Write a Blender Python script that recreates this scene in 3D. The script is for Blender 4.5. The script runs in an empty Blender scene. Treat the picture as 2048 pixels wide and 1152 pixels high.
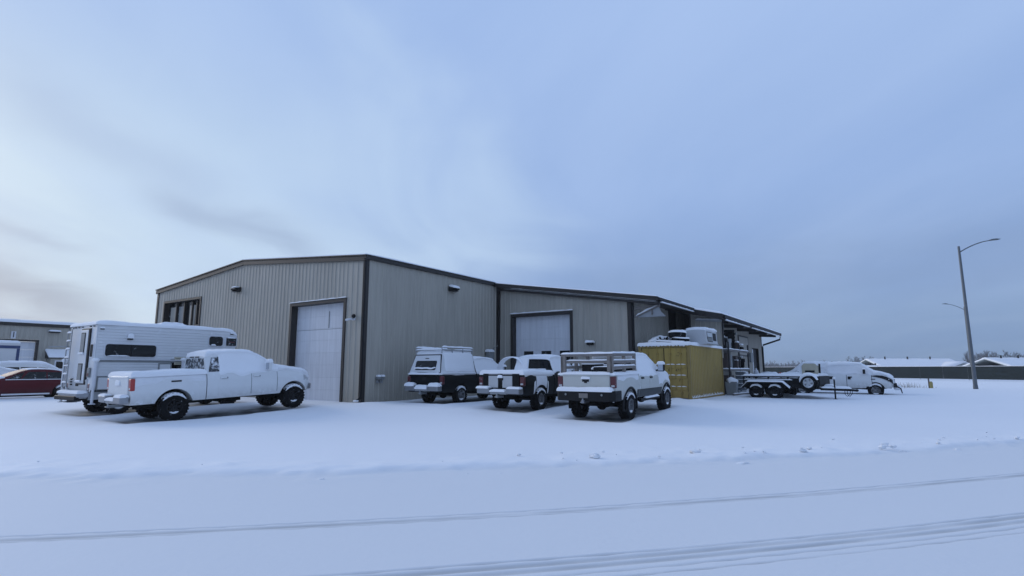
import bpy, bmesh, math, random
import numpy as np
from mathutils import Vector, Matrix, noise
R = math.radians
S = bpy.context.scene
COL = S.collection
# ------------------------------------------------------------------ camera, sky, sun, exposure
cam = bpy.data.objects.new('camera', bpy.data.cameras.new('camera'))
COL.objects.link(cam)
cam.location = (0, 0, 1.6)
cam.rotation_euler = (R(90 + 8.38), 0, 0)
cam.data.sensor_width = 36
cam.data.lens = 36 * 1100 / 2048
cam.data.clip_end = 6000
cam.data.clip_start = .05
S.camera = cam
S.view_settings.view_transform = 'Standard'
S.view_settings.look = 'None'
S.view_settings.exposure = 0
S.view_settings.gamma = 1
S.view_settings.use_curve_mapping = False
SUN_AZ, SUN_EL = -62, 14           # degrees left of the view direction / above the horizon

def build_world():
    w = bpy.data.worlds.new('World'); S.world = w; w.use_nodes = True
    nt = w.node_tree; N = nt.nodes; L = nt.links
    N.clear()
    out = N.new('ShaderNodeOutputWorld'); bg = N.new('ShaderNodeBackground')
    bg.inputs['Strength'].default_value = .1
    L.new(bg.outputs[0], out.inputs[0])
    sky = N.new('ShaderNodeTexSky'); sky.sky_type = 'NISHITA'; sky.sun_disc = False
    sky.sun_elevation = R(SUN_EL); sky.sun_rotation = R(SUN_AZ); sky.air_density = 1.2; sky.dust_density = 2
    tc = N.new('ShaderNodeTexCoord')
    sep = N.new('ShaderNodeSeparateXYZ'); L.new(tc.outputs['Generated'], sep.inputs[0])
    def mth(op, a, b=None, clamp=False):
        n = N.new('ShaderNodeMath'); n.operation = op; n.use_clamp = clamp
        for i, v in ((0, a), (1, b)):
            if v is None: continue
            if isinstance(v, (int, float)): n.inputs[i].default_value = v
            else: L.new(v, n.inputs[i])
        return n.outputs[0]
    def mix(f, a, b, t='MIX'):
        n = N.new('ShaderNodeMix'); n.data_type = 'RGBA'; n.blend_type = t
        for i, v in ((0, f), (6, a), (7, b)):
            if isinstance(v, (int, float)): n.inputs[i].default_value = v
            elif isinstance(v, tuple): n.inputs[i].default_value = (*v, 1)
            else: L.new(v, n.inputs[i])
        return n.outputs[2]
    def ramp(f, pts, interp='EASE'):
        n = N.new('ShaderNodeValToRGB'); n.color_ramp.interpolation = interp
        e = n.color_ramp.elements
        while len(e) < len(pts): e.new(.5)
        for el, (p, c) in zip(e, pts):
            el.position = p; el.color = (*c, 1) if isinstance(c, tuple) else (c, c, c, 1)
        L.new(f, n.inputs[0]); return n.outputs[0]
    zz = mth('ABSOLUTE', sep.outputs[2])
    den = mth('ADD', zz, .16)
    cmb = N.new('ShaderNodeCombineXYZ')
    L.new(mth('DIVIDE', sep.outputs[0], den), cmb.inputs[0]); L.new(mth('DIVIDE', sep.outputs[1], den), cmb.inputs[1])
    def fbm(scale, rot, sc, off, det=5, dist=.6, rough=.5):
        mp = N.new('ShaderNodeMapping'); mp.inputs['Rotation'].default_value = (0, 0, R(rot))
        mp.inputs['Scale'].default_value = sc; mp.inputs['Location'].default_value = off
        L.new(cmb.outputs[0], mp.inputs[0])
        n = N.new('ShaderNodeTexNoise'); n.inputs['Scale'].default_value = scale; n.inputs['Detail'].default_value = det
        n.inputs['Distortion'].default_value = dist; n.inputs['Roughness'].default_value = rough
        L.new(mp.outputs[0], n.inputs[0]); return n.outputs[0]
    def dotmask(az, el, lo, hi):
        v = N.new('ShaderNodeVectorMath'); v.operation = 'DOT_PRODUCT'
        L.new(tc.outputs['Generated'], v.inputs[0])
        v.inputs[1].default_value = (math.sin(R(az)) * math.cos(R(el)), math.cos(R(az)) * math.cos(R(el)), math.sin(R(el)))
        m = N.new('ShaderNodeMapRange'); m.interpolation_type = 'SMOOTHSTEP'
        L.new(mth('ADD', v.outputs['Value'], mth('MULTIPLY', mth('SUBTRACT', fbm(1.3, 15, (1, .6, 1), (az * .1, 3.3, 0), 5, .7), .5), .22)), m.inputs[0]); m.inputs[1].default_value = lo; m.inputs[2].default_value = hi
        return m.outputs[0]
    # overcast deck: darker blue-grey near the horizon, brighter above (values before the 0.1 strength)
    base = ramp(zz, [(0, (2.4, 3.68, 5.95)), (.06, (2.6, 3.88, 6.3)), (.16, (2.98, 4.36, 7.3)), (.32, (3.48, 5.02, 8.3)), (.6, (3.85, 5.45, 8.8)), (1, (3.75, 5.3, 8.7))])
    soft = ramp(fbm(.95, 28, (1, .5, 1), (3.1, 1.7, 0), 6, .4, .55), [(.33, 0.), (.67, 1.)])
    c = mix(soft, mix(1, base, (.91, .93, .96), 'MULTIPLY'), mix(1, base, (1.09, 1.06, 1.03), 'MULTIPLY'))
    # thin bright break in the cloud low on the left (towards the hidden sun)
    brk = mth('MULTIPLY', dotmask(-43, 12, .80, 1.0), mth('ADD', mth('MULTIPLY', fbm(.8, 25, (1, .4, 1), (7.3, 2.2, 0), 5, 1.0), 1.5), .12), True)
    brk = mth('MULTIPLY', brk, ramp(zz, [(0, 1.), (.30, .95), (.58, .15)]))
    c = mix(brk, c, (5.9, 7.5, 9.2))
    brk2 = mth('MULTIPLY', dotmask(-19, 11, .90, 1.02), .8)
    c = mix(brk2, c, (5.5, 7.1, 9.4))
    # dark rolls of cloud
    streak = ramp(fbm(1.15, 58, (1, .34, 1), (1.2, 5.4, 0), 5, 1.1, .52), [(.56, 0.), (.78, 1.)])
    lowz = ramp(zz, [(.0, 1.), (.1, .9), (.34, .35), (.6, 0.)])
    c = mix(mth('MULTIPLY', mth('MULTIPLY', streak, lowz), .3), c, (2.9, 3.9, 6.2))
    az = mth('MULTIPLY', mth('ARCTAN2', sep.outputs[0], sep.outputs[1]), 57.2958)
    wob = mth('MULTIPLY', mth('SUBTRACT', fbm(2.2, 20, (1, .8, 1), (4.4, .3, 0), 5, .5), .5), 5.)
    el = mth('ADD', mth('MULTIPLY', mth('ARCSINE', sep.outputs[2]), 57.2958), wob)
    def roll(az0, el0, slope, wid, a0, a1, soft_, k, col):
        nonlocal c
        d = mth('DIVIDE', mth('SUBTRACT', mth('SUBTRACT', el, el0), mth('MULTIPLY', mth('SUBTRACT', az, az0), slope)), wid)
        g = mth('EXPONENT', mth('MULTIPLY', mth('MULTIPLY', d, d), -1.))
        def edge_(a, b):
            m = N.new('ShaderNodeMapRange'); m.interpolation_type = 'SMOOTHSTEP'; L.new(az, m.inputs[0]); m.inputs[1].default_value = a; m.inputs[2].default_value = b; return m.outputs[0]
        w_ = mth('MULTIPLY', edge_(a0, a0 + soft_), edge_(a1, a1 - soft_))
        c = mix(mth('MULTIPLY', mth('MULTIPLY', g, w_), k), c, col)
    roll(-31.6, 14.2, -.24, 1.5, -37, -17, 6, .55, (3.1, 4.1, 6.2))
    roll(-36, 18.8, -.30, 2.2, -50, -24, 9, .38, (3.6, 4.8, 7.2))
    roll(-44, 6.2, -.25, 2.0, -75, -33, 8, .75, (2.7, 3.5, 5.2))
    roll(-44, 10.5, -.10, .9, -80, -36, 6, .45, (3.3, 4.3, 6.3))
    roll(20, 8.5, .02, 2.4, 0, 70, 14, .35, (2.35, 3.4, 5.6))
    c = mix(.08, c, sky.outputs[0])
    L.new(c, bg.inputs[0])
build_world()
sun = bpy.data.objects.new('sun', bpy.data.lights.new('sun', 'SUN')); COL.objects.link(sun)
sun.data.energy = 1.25; sun.data.angle = R(35); sun.data.color = (1, .95, .88)
sd = Vector((math.sin(R(SUN_AZ)) * math.cos(R(SUN_EL + 6)), math.cos(R(SUN_AZ)) * math.cos(R(SUN_EL + 6)), math.sin(R(SUN_EL + 6))))
sun.rotation_euler = sd.to_track_quat('Z', 'Y').to_euler()

# ------------------------------------------------------------------ helpers
def nz(x, y=0., z=0.): return noise.noise(Vector((x, y, z)))
_rng = np.random.default_rng(5); _T = _rng.random((256, 256))
def vn(x, y):
    xi = np.floor(x).astype(int); yi = np.floor(y).astype(int); fx = x - xi; fy = y - yi
    fx = fx * fx * (3 - 2 * fx); fy = fy * fy * (3 - 2 * fy)
    a = _T[xi % 256, yi % 256]; b = _T[(xi + 1) % 256, yi % 256]; c = _T[xi % 256, (yi + 1) % 256]; d = _T[(xi + 1) % 256, (yi + 1) % 256]
    return (a * (1 - fx) + b * fx) * (1 - fy) + (c * (1 - fx) + d * fx) * fy
def fb(x, y, o=4):
    s = 0; a = .5
    for i in range(o): s = s + a * (vn(x + 17.3 * i, y + 9.1 * i) - .5); x = x * 2.03; y = y * 2.03; a *= .5
    return s
def sstep(a, b, x):
    t = np.clip((x - a) / (b - a), 0, 1); return t * t * (3 - 2 * t)

MATS = {}
def mat(name, col, rough=.55, metal=0., var=.12, scale=3., bump=0., bscale=25., coat=0., grime=None, gz=(.45, 1.0), frost=0., fscale=6., spec=.5):
    m = bpy.data.materials.new(name); m.use_nodes = True; MATS[name] = m
    nt = m.node_tree; N = nt.nodes; L = nt.links; p = N['Principled BSDF']
    tc = N.new('ShaderNodeTexCoord')
    n = N.new('ShaderNodeTexNoise'); n.inputs['Scale'].default_value = scale; n.inputs['Detail'].default_value = 5
    L.new(tc.outputs['Object'], n.inputs[0])
    mx = N.new('ShaderNodeMix'); mx.data_type = 'RGBA'
    mx.inputs[6].default_value = (*[c * (1 - var) for c in col], 1); mx.inputs[7].default_value = (*[min(1, c * (1 + var)) for c in col], 1)
    L.new(n.outputs[0], mx.inputs[0]); c = mx.outputs[2]
    if grime:
        sp = N.new('ShaderNodeSeparateXYZ'); L.new(tc.outputs['Object'], sp.inputs[0])
        mr = N.new('ShaderNodeMapRange'); mr.inputs[1].default_value = gz[1]; mr.inputs[2].default_value = gz[0]
        L.new(sp.outputs[2], mr.inputs[0])
        n2 = N.new('ShaderNodeTexNoise'); n2.inputs['Scale'].default_value = 7; n2.inputs['Detail'].default_value = 6; L.new(tc.outputs['Object'], n2.inputs[0])
        mu = N.new('ShaderNodeMath'); mu.operation = 'MULTIPLY'; L.new(mr.outputs[0], mu.inputs[0]); L.new(n2.outputs[0], mu.inputs[1])
        m2 = N.new('ShaderNodeMix'); m2.data_type = 'RGBA'; L.new(mu.outputs[0], m2.inputs[0]); L.new(c, m2.inputs[6]); m2.inputs[7].default_value = (*grime, 1); c = m2.outputs[2]
    if frost:
        n3 = N.new('ShaderNodeTexNoise'); n3.inputs['Scale'].default_value = fscale; n3.inputs['Detail'].default_value = 8; n3.inputs['Roughness'].default_value = .7; L.new(tc.outputs['Object'], n3.inputs[0])
        r = N.new('ShaderNodeValToRGB'); r.color_ramp.elements[0].position = .62 - .3 * frost; r.color_ramp.elements[1].position = .75 - .2 * frost; L.new(n3.outputs[0], r.inputs[0])
        m3 = N.new('ShaderNodeMix'); m3.data_type = 'RGBA'; L.new(r.outputs[0], m3.inputs[0]); L.new(c, m3.inputs[6]); m3.inputs[7].default_value = (.8, .82, .85, 1); c = m3.outputs[2]
        ra = N.new('ShaderNodeMapRange'); ra.inputs[3].default_value = rough; ra.inputs[4].default_value = .8; L.new(r.outputs[0], ra.inputs[0]); L.new(ra.outputs[0], p.inputs['Roughness'])
    else: p.inputs['Roughness'].default_value = rough
    L.new(c, p.inputs['Base Color'])
    p.inputs['Metallic'].default_value = metal; p.inputs['Coat Weight'].default_value = coat; p.inputs['Specular IOR Level'].default_value = spec
    if bump:
        nb = N.new('ShaderNodeTexNoise'); nb.inputs['Scale'].default_value = bscale; nb.inputs['Detail'].default_value = 6; L.new(tc.outputs['Object'], nb.inputs[0])
        b = N.new('ShaderNodeBump'); b.inputs['Strength'].default_value = bump; b.inputs['Distance'].default_value = .02; L.new(nb.outputs[0], b.inputs['Height']); L.new(b.outputs[0], p.inputs['Normal'])
    return m
def panel_variation(m, k):
    nt = m.node_tree; N = nt.nodes; L = nt.links; p = N['Principled BSDF']; src = p.inputs['Base Color'].links[0].from_socket
    oi = N.new('ShaderNodeObjectInfo'); mr = N.new('ShaderNodeMapRange'); mr.inputs[3].default_value = 1 - k; mr.inputs[4].default_value = 1 + k; L.new(oi.outputs['Random'], mr.inputs[0])
    tc = N.new('ShaderNodeTexCoord'); mp = N.new('ShaderNodeMapping'); mp.inputs['Scale'].default_value = (5, 5, .35); L.new(tc.outputs['Object'], mp.inputs[0])
    n = N.new('ShaderNodeTexNoise'); n.inputs['Scale'].default_value = 1.5; n.inputs['Detail'].default_value = 6; L.new(mp.outputs[0], n.inputs[0])
    m2 = N.new('ShaderNodeMapRange'); m2.inputs[1].default_value = .3; m2.inputs[2].default_value = .75; m2.inputs[3].default_value = 1.06; m2.inputs[4].default_value = .86; L.new(n.outputs[0], m2.inputs[0])
    mu = N.new('ShaderNodeMath'); mu.operation = 'MULTIPLY'; L.new(mr.outputs[0], mu.inputs[0]); L.new(m2.outputs[0], mu.inputs[1])
    v = N.new('ShaderNodeVectorMath'); v.operation = 'SCALE'; L.new(src, v.inputs[0]); L.new(mu.outputs[0], v.inputs['Scale']); L.new(v.outputs[0], p.inputs['Base Color'])
def rust_patches(m):
    nt = m.node_tree; N = nt.nodes; L = nt.links; p = N['Principled BSDF']; src = p.inputs['Base Color'].links[0].from_socket
    tc = N.new('ShaderNodeTexCoord'); mp = N.new('ShaderNodeMapping'); mp.inputs['Scale'].default_value = (1, 1, .45); L.new(tc.outputs['Object'], mp.inputs[0])
    n = N.new('ShaderNodeTexNoise'); n.inputs['Scale'].default_value = 3.2; n.inputs['Detail'].default_value = 9; n.inputs['Roughness'].default_value = .68; L.new(mp.outputs[0], n.inputs[0])
    r = N.new('ShaderNodeValToRGB'); r.color_ramp.elements[0].position = .58; r.color_ramp.elements[1].position = .72; r.color_ramp.elements[1].color = (.75, .75, .75, 1); L.new(n.outputs[0], r.inputs[0])
    x = N.new('ShaderNodeMix'); x.data_type = 'RGBA'; L.new(r.outputs[0], x.inputs[0]); L.new(src, x.inputs[6]); x.inputs[7].default_value = (.14, .075, .03, 1); L.new(x.outputs[2], p.inputs['Base Color'])
SNOW = mat('snow', (.84, .85, .87), .75, var=.03, scale=1.5, bump=.25, bscale=18, spec=.25)
DUST = mat('wind_packed_snow', (.76, .77, .79), .8, var=.06, scale=5, bump=.4, bscale=30, spec=.2)
WALL = mat('tan_wall_steel', (.385, .357, .303), .55, var=.06, scale=.8, bump=.05, bscale=4, grime=(.28, .25, .2), gz=(.1, 1.2))
TRIM = mat('brown_trim', (.018, .014, .012), .5, var=.15)
BLACK = mat('black_plastic', (.008, .008, .009), .6, var=.2, spec=.25)
RUBBER = mat('tyre_rubber', (.007, .007, .008), .9, var=.3, bump=.3, bscale=40, frost=.03, fscale=9, spec=.15)
CHASSIS = mat('dark_chassis', (.007, .007, .007), .9, var=.3, bump=.3, spec=.1)
CHROME = mat('dull_chrome', (.30, .31, .33), .38, .9, var=.1)
STEEL = mat('galvanised_steel', (.32, .33, .34), .5, .6, var=.15, scale=6)
ALU = mat('grey_alloy', (.15, .15, .155), .5, .6, var=.2, frost=.15)
GLASS = mat('dark_glass', (.006, .008, .010), .1, var=.1, frost=.05, fscale=3, spec=.3)
FROSTG = mat('frosted_glass', (.02, .025, .03), .15, frost=.5, fscale=7)
REDL = mat('red_lamp', (.38, .025, .02), .3, var=.1, scale=8, coat=.3)
DREDL = mat('dark_red_lamp', (.085, .007, .011), .3, var=.2, frost=.12, coat=.3)
WHITEP = mat('white_paint', (.70, .71, .71), .4, var=.04, grime=(.33, .32, .30), gz=(.5, .95), coat=.2, frost=.12, fscale=2.2)
SILVERP = mat('pewter_paint', (.50, .505, .47), .38, var=.05, grime=(.22, .21, .19), gz=(.6, 1.0), coat=.2, frost=.12, fscale=2)
BLACKP = mat('black_paint', (.004, .005, .006), .45, var=.2, grime=(.02, .02, .019), gz=(.4, .7), coat=.0, spec=.15)
CHARP = mat('charcoal_cladding', (.020, .025, .025), .55, var=.2, grime=(.08, .08, .075), gz=(.4, .85))
STRIPE = mat('silver_stripe', (.48, .49, .50), .4, .2, var=.06)
REDP = mat('dark_red_paint', (.085, .003, .008), .45, var=.15, grime=(.06, .03, .03), gz=(.25, .6), spec=.25)
DOORW = mat('white_door_steel', (.66, .67, .70), .45, var=.03, scale=1.2)
CAMPW = mat('camper_white', (.66, .67, .68), .45, var=.05, scale=2, frost=.06, fscale=3)
YELLOW = mat('yellow_container_paint', (.36, .245, .052), .55, var=.12, scale=2.2, bump=.1, grime=(.24, .15, .05), gz=(.1, 2.2))
DYELLOW = mat('dark_yellow_paint', (.25, .17, .045), .6, var=.2, scale=4)
RUST = mat('rust', (.10, .05, .03), .8, var=.4, scale=8)
WOOD = mat('weathered_wood', (.20, .18, .165), .8, var=.25, scale=9, bump=.3)
GREYP = mat('grey_plastic', (.22, .23, .23), .6, var=.1)
GREENP = mat('pale_green_paint', (.32, .40, .34), .5, var=.1)
BLUEP = mat('blue_trim_paint', (.035, .06, .16), .45, var=.1)
BROWNC = mat('brown_board', (.10, .075, .065), .75, var=.25)
TANP = mat('tan_paint', (.48, .44, .33), .55, var=.12)
FENCEM = mat('dark_green_fabric', (.009, .017, .018), .9, var=.3, scale=.6, bump=.3, bscale=6)
POLE = mat('grey_pole', (.12, .135, .15), .5, .4, var=.15)
INK = mat('faded_print', (.05, .03, .01), .8, var=.4, scale=12)
BLACKT = mat('black_print', (.01, .01, .01), .6)
BARK = mat('frosted_bark', (.17, .16, .155), .9, var=.3, scale=3)
TWIG = mat('frosted_twigs', (.13, .128, .135), .9, var=.3, scale=3)
SPRUCE = mat('spruce_needles', (.07, .085, .075), .9, var=.4, scale=2)
WEED = mat('dry_weeds', (.24, .20, .15), .9, var=.3)
YELB = mat('yellow_bollard_paint', (.32, .26, .09), .7, var=.15)
HOUSEW = mat('grey_green_siding', (.36, .39, .38), .7, var=.1)
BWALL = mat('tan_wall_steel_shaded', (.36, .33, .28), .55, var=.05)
MIRG = mat('mirror_glass', (.5, .52, .55), .1, .9, var=.02)

panel_variation(WALL, .05); panel_variation(BWALL, .05); panel_variation(YELLOW, .06); rust_patches(YELLOW); panel_variation(DOORW, .03)

class B:
    def __init__(s): s.v = []; s.f = []
    def add(s, vs, fs):
        o = len(s.v); s.v += [tuple(p) for p in vs]; s.f += [tuple(i + o for i in f) for f in fs]
    def box(s, x0, x1, y0, y1, z0, z1):
        s.add([(x0, y0, z0), (x1, y0, z0), (x1, y1, z0), (x0, y1, z0), (x0, y0, z1), (x1, y0, z1), (x1, y1, z1), (x0, y1, z1)],
              [(0, 3, 2, 1), (4, 5, 6, 7), (0, 1, 5, 4), (1, 2, 6, 5), (2, 3, 7, 6), (3, 0, 4, 7)]); return s
    def beam(s, a, b, w, h, up=(0, 0, 1)):
        a = Vector(a); b = Vector(b); d = (b - a).normalized(); side = d.cross(Vector(up))
        side = side.normalized() if side.length > 1e-5 else Vector((1, 0, 0)); u = side.cross(d).normalized()
        vs = [p + side * i * w / 2 + u * j * h / 2 for p in (a, b) for i, j in ((-1, -1), (1, -1), (1, 1), (-1, 1))]
        s.add(vs, [(0, 1, 2, 3)[::-1], (4, 5, 6, 7)[::1], (0, 1, 5, 4), (1, 2, 6, 5), (2, 3, 7, 6), (3, 0, 4, 7)]); return s
    def tube(s, pts, r, n=8, r1=None):
        pts = [Vector(p) for p in pts]; o = len(s.v); m = len(pts); prev = None
        for i, p in enumerate(pts):
            d = (pts[min(i + 1, m - 1)] - pts[max(i - 1, 0)]).normalized()
            ref = Vector((0, 0, 1)) if abs(d.z) < .95 else Vector((1, 0, 0))
            a = d.cross(ref).normalized(); b = d.cross(a)
            rr = r if r1 is None else r + (r1 - r) * i / (m - 1)
            for k in range(n):
                t = 2 * math.pi * k / n; s.v.append(tuple(p + a * rr * math.cos(t) + b * rr * math.sin(t)))
        for i in range(m - 1):
            for k in range(n):
                k2 = (k + 1) % n; s.f.append((o + i * n + k, o + i * n + k2, o + (i + 1) * n + k2, o + (i + 1) * n + k))
        s.f.append(tuple(o + k for k in range(n))[::-1]); s.f.append(tuple(o + (m - 1) * n + k for k in range(n))); return s
    def lathe(s, prof, axis='y', c=(0, 0, 0), n=28, a0=0, a1=360, flip=False):
        full = abs(a1 - a0) >= 359.9; o = len(s.v); m = len(prof); na = n if full else n + 1
        for k in range(na):
            t = R(a0 + (a1 - a0) * k / n); ct, st = math.cos(t), math.sin(t)
            for r, h in prof:
                p = {'y': (r * ct, h, r * st), 'z': (r * ct, r * st, h), 'x': (h, r * ct, r * st)}[axis]
                s.v.append((p[0] + c[0], p[1] + c[1], p[2] + c[2]))
        for k in range(n):
            k2 = (k + 1) % na
            for i in range(m - 1):
                f = (o + k * m + i, o + k * m + i + 1, o + k2 * m + i + 1, o + k2 * m + i)
                s.f.append(f[::-1] if flip else f)
        return s
    def grid(s, P):
        P = np.asarray(P, float); m, n = P.shape[:2]; o = len(s.v)
        s.v += [tuple(p) for p in P.reshape(-1, 3)]
        for i in range(m - 1):
            for j in range(n - 1): s.f.append((o + i * n + j, o + i * n + j + 1, o + (i + 1) * n + j + 1, o + (i + 1) * n + j))
        return s
    def prism(s, poly, axis, d0, d1):
        def P(a, b, d): return {'y': (a, d, b), 'x': (d, a, b), 'z': (a, b, d)}[axis]
        n = len(poly)
        s.add([P(a, b, d0) for a, b in poly] + [P(a, b, d1) for a, b in poly],
              [tuple(range(n))[::-1], tuple(range(n, 2 * n))] + [(i, (i + 1) % n, n + (i + 1) % n, n + i) for i in range(n)]); return s
    def blob(s, c, r, sq=(1, 1, 1), seed=0, rough=.25, nu=10, nv=7):
        P = []
        for i in range(nv + 1):
            ph = math.pi * i / nv; row = []
            for j in range(nu + 1):
                th = 2 * math.pi * (j % nu) / nu
                d = Vector((math.sin(ph) * math.cos(th), math.sin(ph) * math.sin(th), math.cos(ph)))
                k = r * (1 + rough * nz(d.x * 1.7 + seed, d.y * 1.7, d.z * 1.7 + seed * 2))
                row.append((c[0] + d.x * k * sq[0], c[1] + d.y * k * sq[1], c[2] + d.z * k * sq[2]))
            P.append(row)
        return s.grid(P)
    def slab(s, x0, x1, y0, y1, z, th, seed=0, n=None, e=None, zf=None, jit=.03, und=.3):
        """a soft blanket of snow lying on a rectangle"""
        lx, ly = x1 - x0, y1 - y0
        nx = n or max(5, min(40, int(lx / .12))); ny = n or max(5, min(40, int(ly / .12))); e = e or min(.16, lx * .3, ly * .3)
        def ax(a0, a1, k):
            t = np.linspace(0, 1, k); L = a1 - a0; ee = min(e, L * .4); core = np.linspace(a0 + ee, a1 - ee, k)
            return np.concatenate([[a0, a0 + ee * .06, a0 + ee * .25, a0 + ee * .55], core, [a1 - ee * .55, a1 - ee * .25, a1 - ee * .06, a1]])
        X = ax(x0, x1, nx); Y = ax(y0, y1, ny); P = np.zeros((len(Y), len(X), 3))
        for j, y in enumerate(Y):
            for i, x in enumerate(X):
                d = min(x - x0, x1 - x, y - y0, y1 - y) / e; d = min(d, 1)
                f = math.sqrt(max(0, 1 - (1 - d) ** 2))
                h = th * f * (1 + und * nz(x * 1.1 + seed, y * 1.1, seed) + .12 * nz(x * 5 + seed, y * 5, 3))
                jx = jit * nz(x * 2.3 + seed, y * 2.3, 7.); jy = jit * nz(x * 2.3, y * 2.3 + seed, 11.)
                zz = z if zf is None else zf(x, y)
                P[j, i] = (x + jx, y + jy, zz + h - (.02 if d == 0 else 0))
        return s.grid(P)
    def snowbar(s, a, b, w, h, seed=0, n=None):
        a = Vector(a); b = Vector(b); d = b - a; L = d.length; d.normalize(); side = d.cross(Vector((0, 0, 1))).normalized(); up = side.cross(d)
        n = n or max(4, int(L / .12)); P = []
        for i in range(n + 1):
            t = i / n; p = a + d * L * t; e = min(1, min(t, 1 - t) * L / .05); e = max(.05, e) ** .5
            k = h * e * (1 + .45 * nz(p.x * 3 + seed, p.y * 3, p.z * 3)); ww = w * (.8 + .2 * e) * (1 + .15 * nz(p.x * 4, p.y * 4 + seed, 2))
            P.append([p + side * (ww / 2 * math.cos(q)) + up * (k * max(0, math.sin(q)) - .004) for q in np.linspace(0, math.pi, 7)])
        return s.grid(P)
    def mesh(s, name):
        me = bpy.data.meshes.new(name); me.from_pydata(s.v, [], s.f); return me
    def build(s, name, m, parent=None, smooth=35, bevel=0, label=None, loc=None, rot=None, fix=True, seg=1):
        me = s.mesh(name)
        if fix:
            bm = bmesh.new(); bm.from_mesh(me); bmesh.ops.remove_doubles(bm, verts=bm.verts, dist=1e-5); bmesh.ops.recalc_face_normals(bm, faces=bm.faces); bm.to_mesh(me); bm.free()
        me.materials.append(m)
        if smooth:
            me.polygons.foreach_set('use_smooth', [True] * len(me.polygons)); me.set_sharp_from_angle(angle=R(smooth))
        o = bpy.data.objects.new(name, me); COL.objects.link(o)
        if parent: o.parent = parent
        if loc: o.location = loc
        if rot: o.rotation_euler = rot
        if bevel:
            md = o.modifiers.new('bevel', 'BEVEL'); md.width = bevel; md.segments = seg; md.limit_method = 'ANGLE'; md.angle_limit = R(40)
        if label: o['label'] = label
        return o
def tag(o, label, cat, group=None):
    o['label'] = label; o['category'] = cat
    if group: o['group'] = group
    return o
def thing(name, label, cat, loc=(0, 0, 0), rz=0, group=None, pitch=0):
    o = bpy.data.objects.new(name, None); COL.objects.link(o); o.empty_display_size = .3
    o.location = loc; o.rotation_euler = (0, -R(pitch), R(rz)); return tag(o, label, cat, group)
def bx(name, m, parent, x0, x1, y0, y1, z0, z1, bevel=.008, label=None): return B().box(x0, x1, y0, y1, z0, z1).build(name, m, parent, smooth=30, bevel=bevel, label=label)
def clone(o, parent=None, **kw):
    c = o.copy(); COL.objects.link(c)
    if parent is not None: c.parent = parent
    for k, v in kw.items(): setattr(c, k, v)
    return c
def clone_tree(o, parent=None):
    c = clone(o, parent)
    for ch in list(o.children): clone_tree(ch, c)
    return c
def text(name, body, size, m, parent, loc, rot, ext=.003, sx=1.):
    cu = bpy.data.curves.new(name, 'FONT'); cu.body = body; cu.size = size; cu.extrude = ext; cu.align_x = 'CENTER'; cu.align_y = 'CENTER'
    t = bpy.data.objects.new('tmp', cu); COL.objects.link(t)
    me = bpy.data.meshes.new_from_object(t.evaluated_get(bpy.context.evaluated_depsgraph_get())); bpy.data.objects.remove(t)
    me.materials.clear(); me.materials.append(m); o = bpy.data.objects.new(name, me); COL.objects.link(o); o.parent = parent; o.location = loc; o.rotation_euler = rot; o.scale = (sx, 1, 1); return o

# building frame: x runs right along the gable walls, y runs away along the long walls
BC = (-6.302, 23.4); BA = -34.
_c, _s = math.cos(R(BA)), math.sin(R(BA))
def W(x, y): return (BC[0] + x * _c - y * _s, BC[1] + x * _s + y * _c)
def Gz(x, y): return .2 * float(sstep(17.5, 22.5, np.float64(y)))
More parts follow.
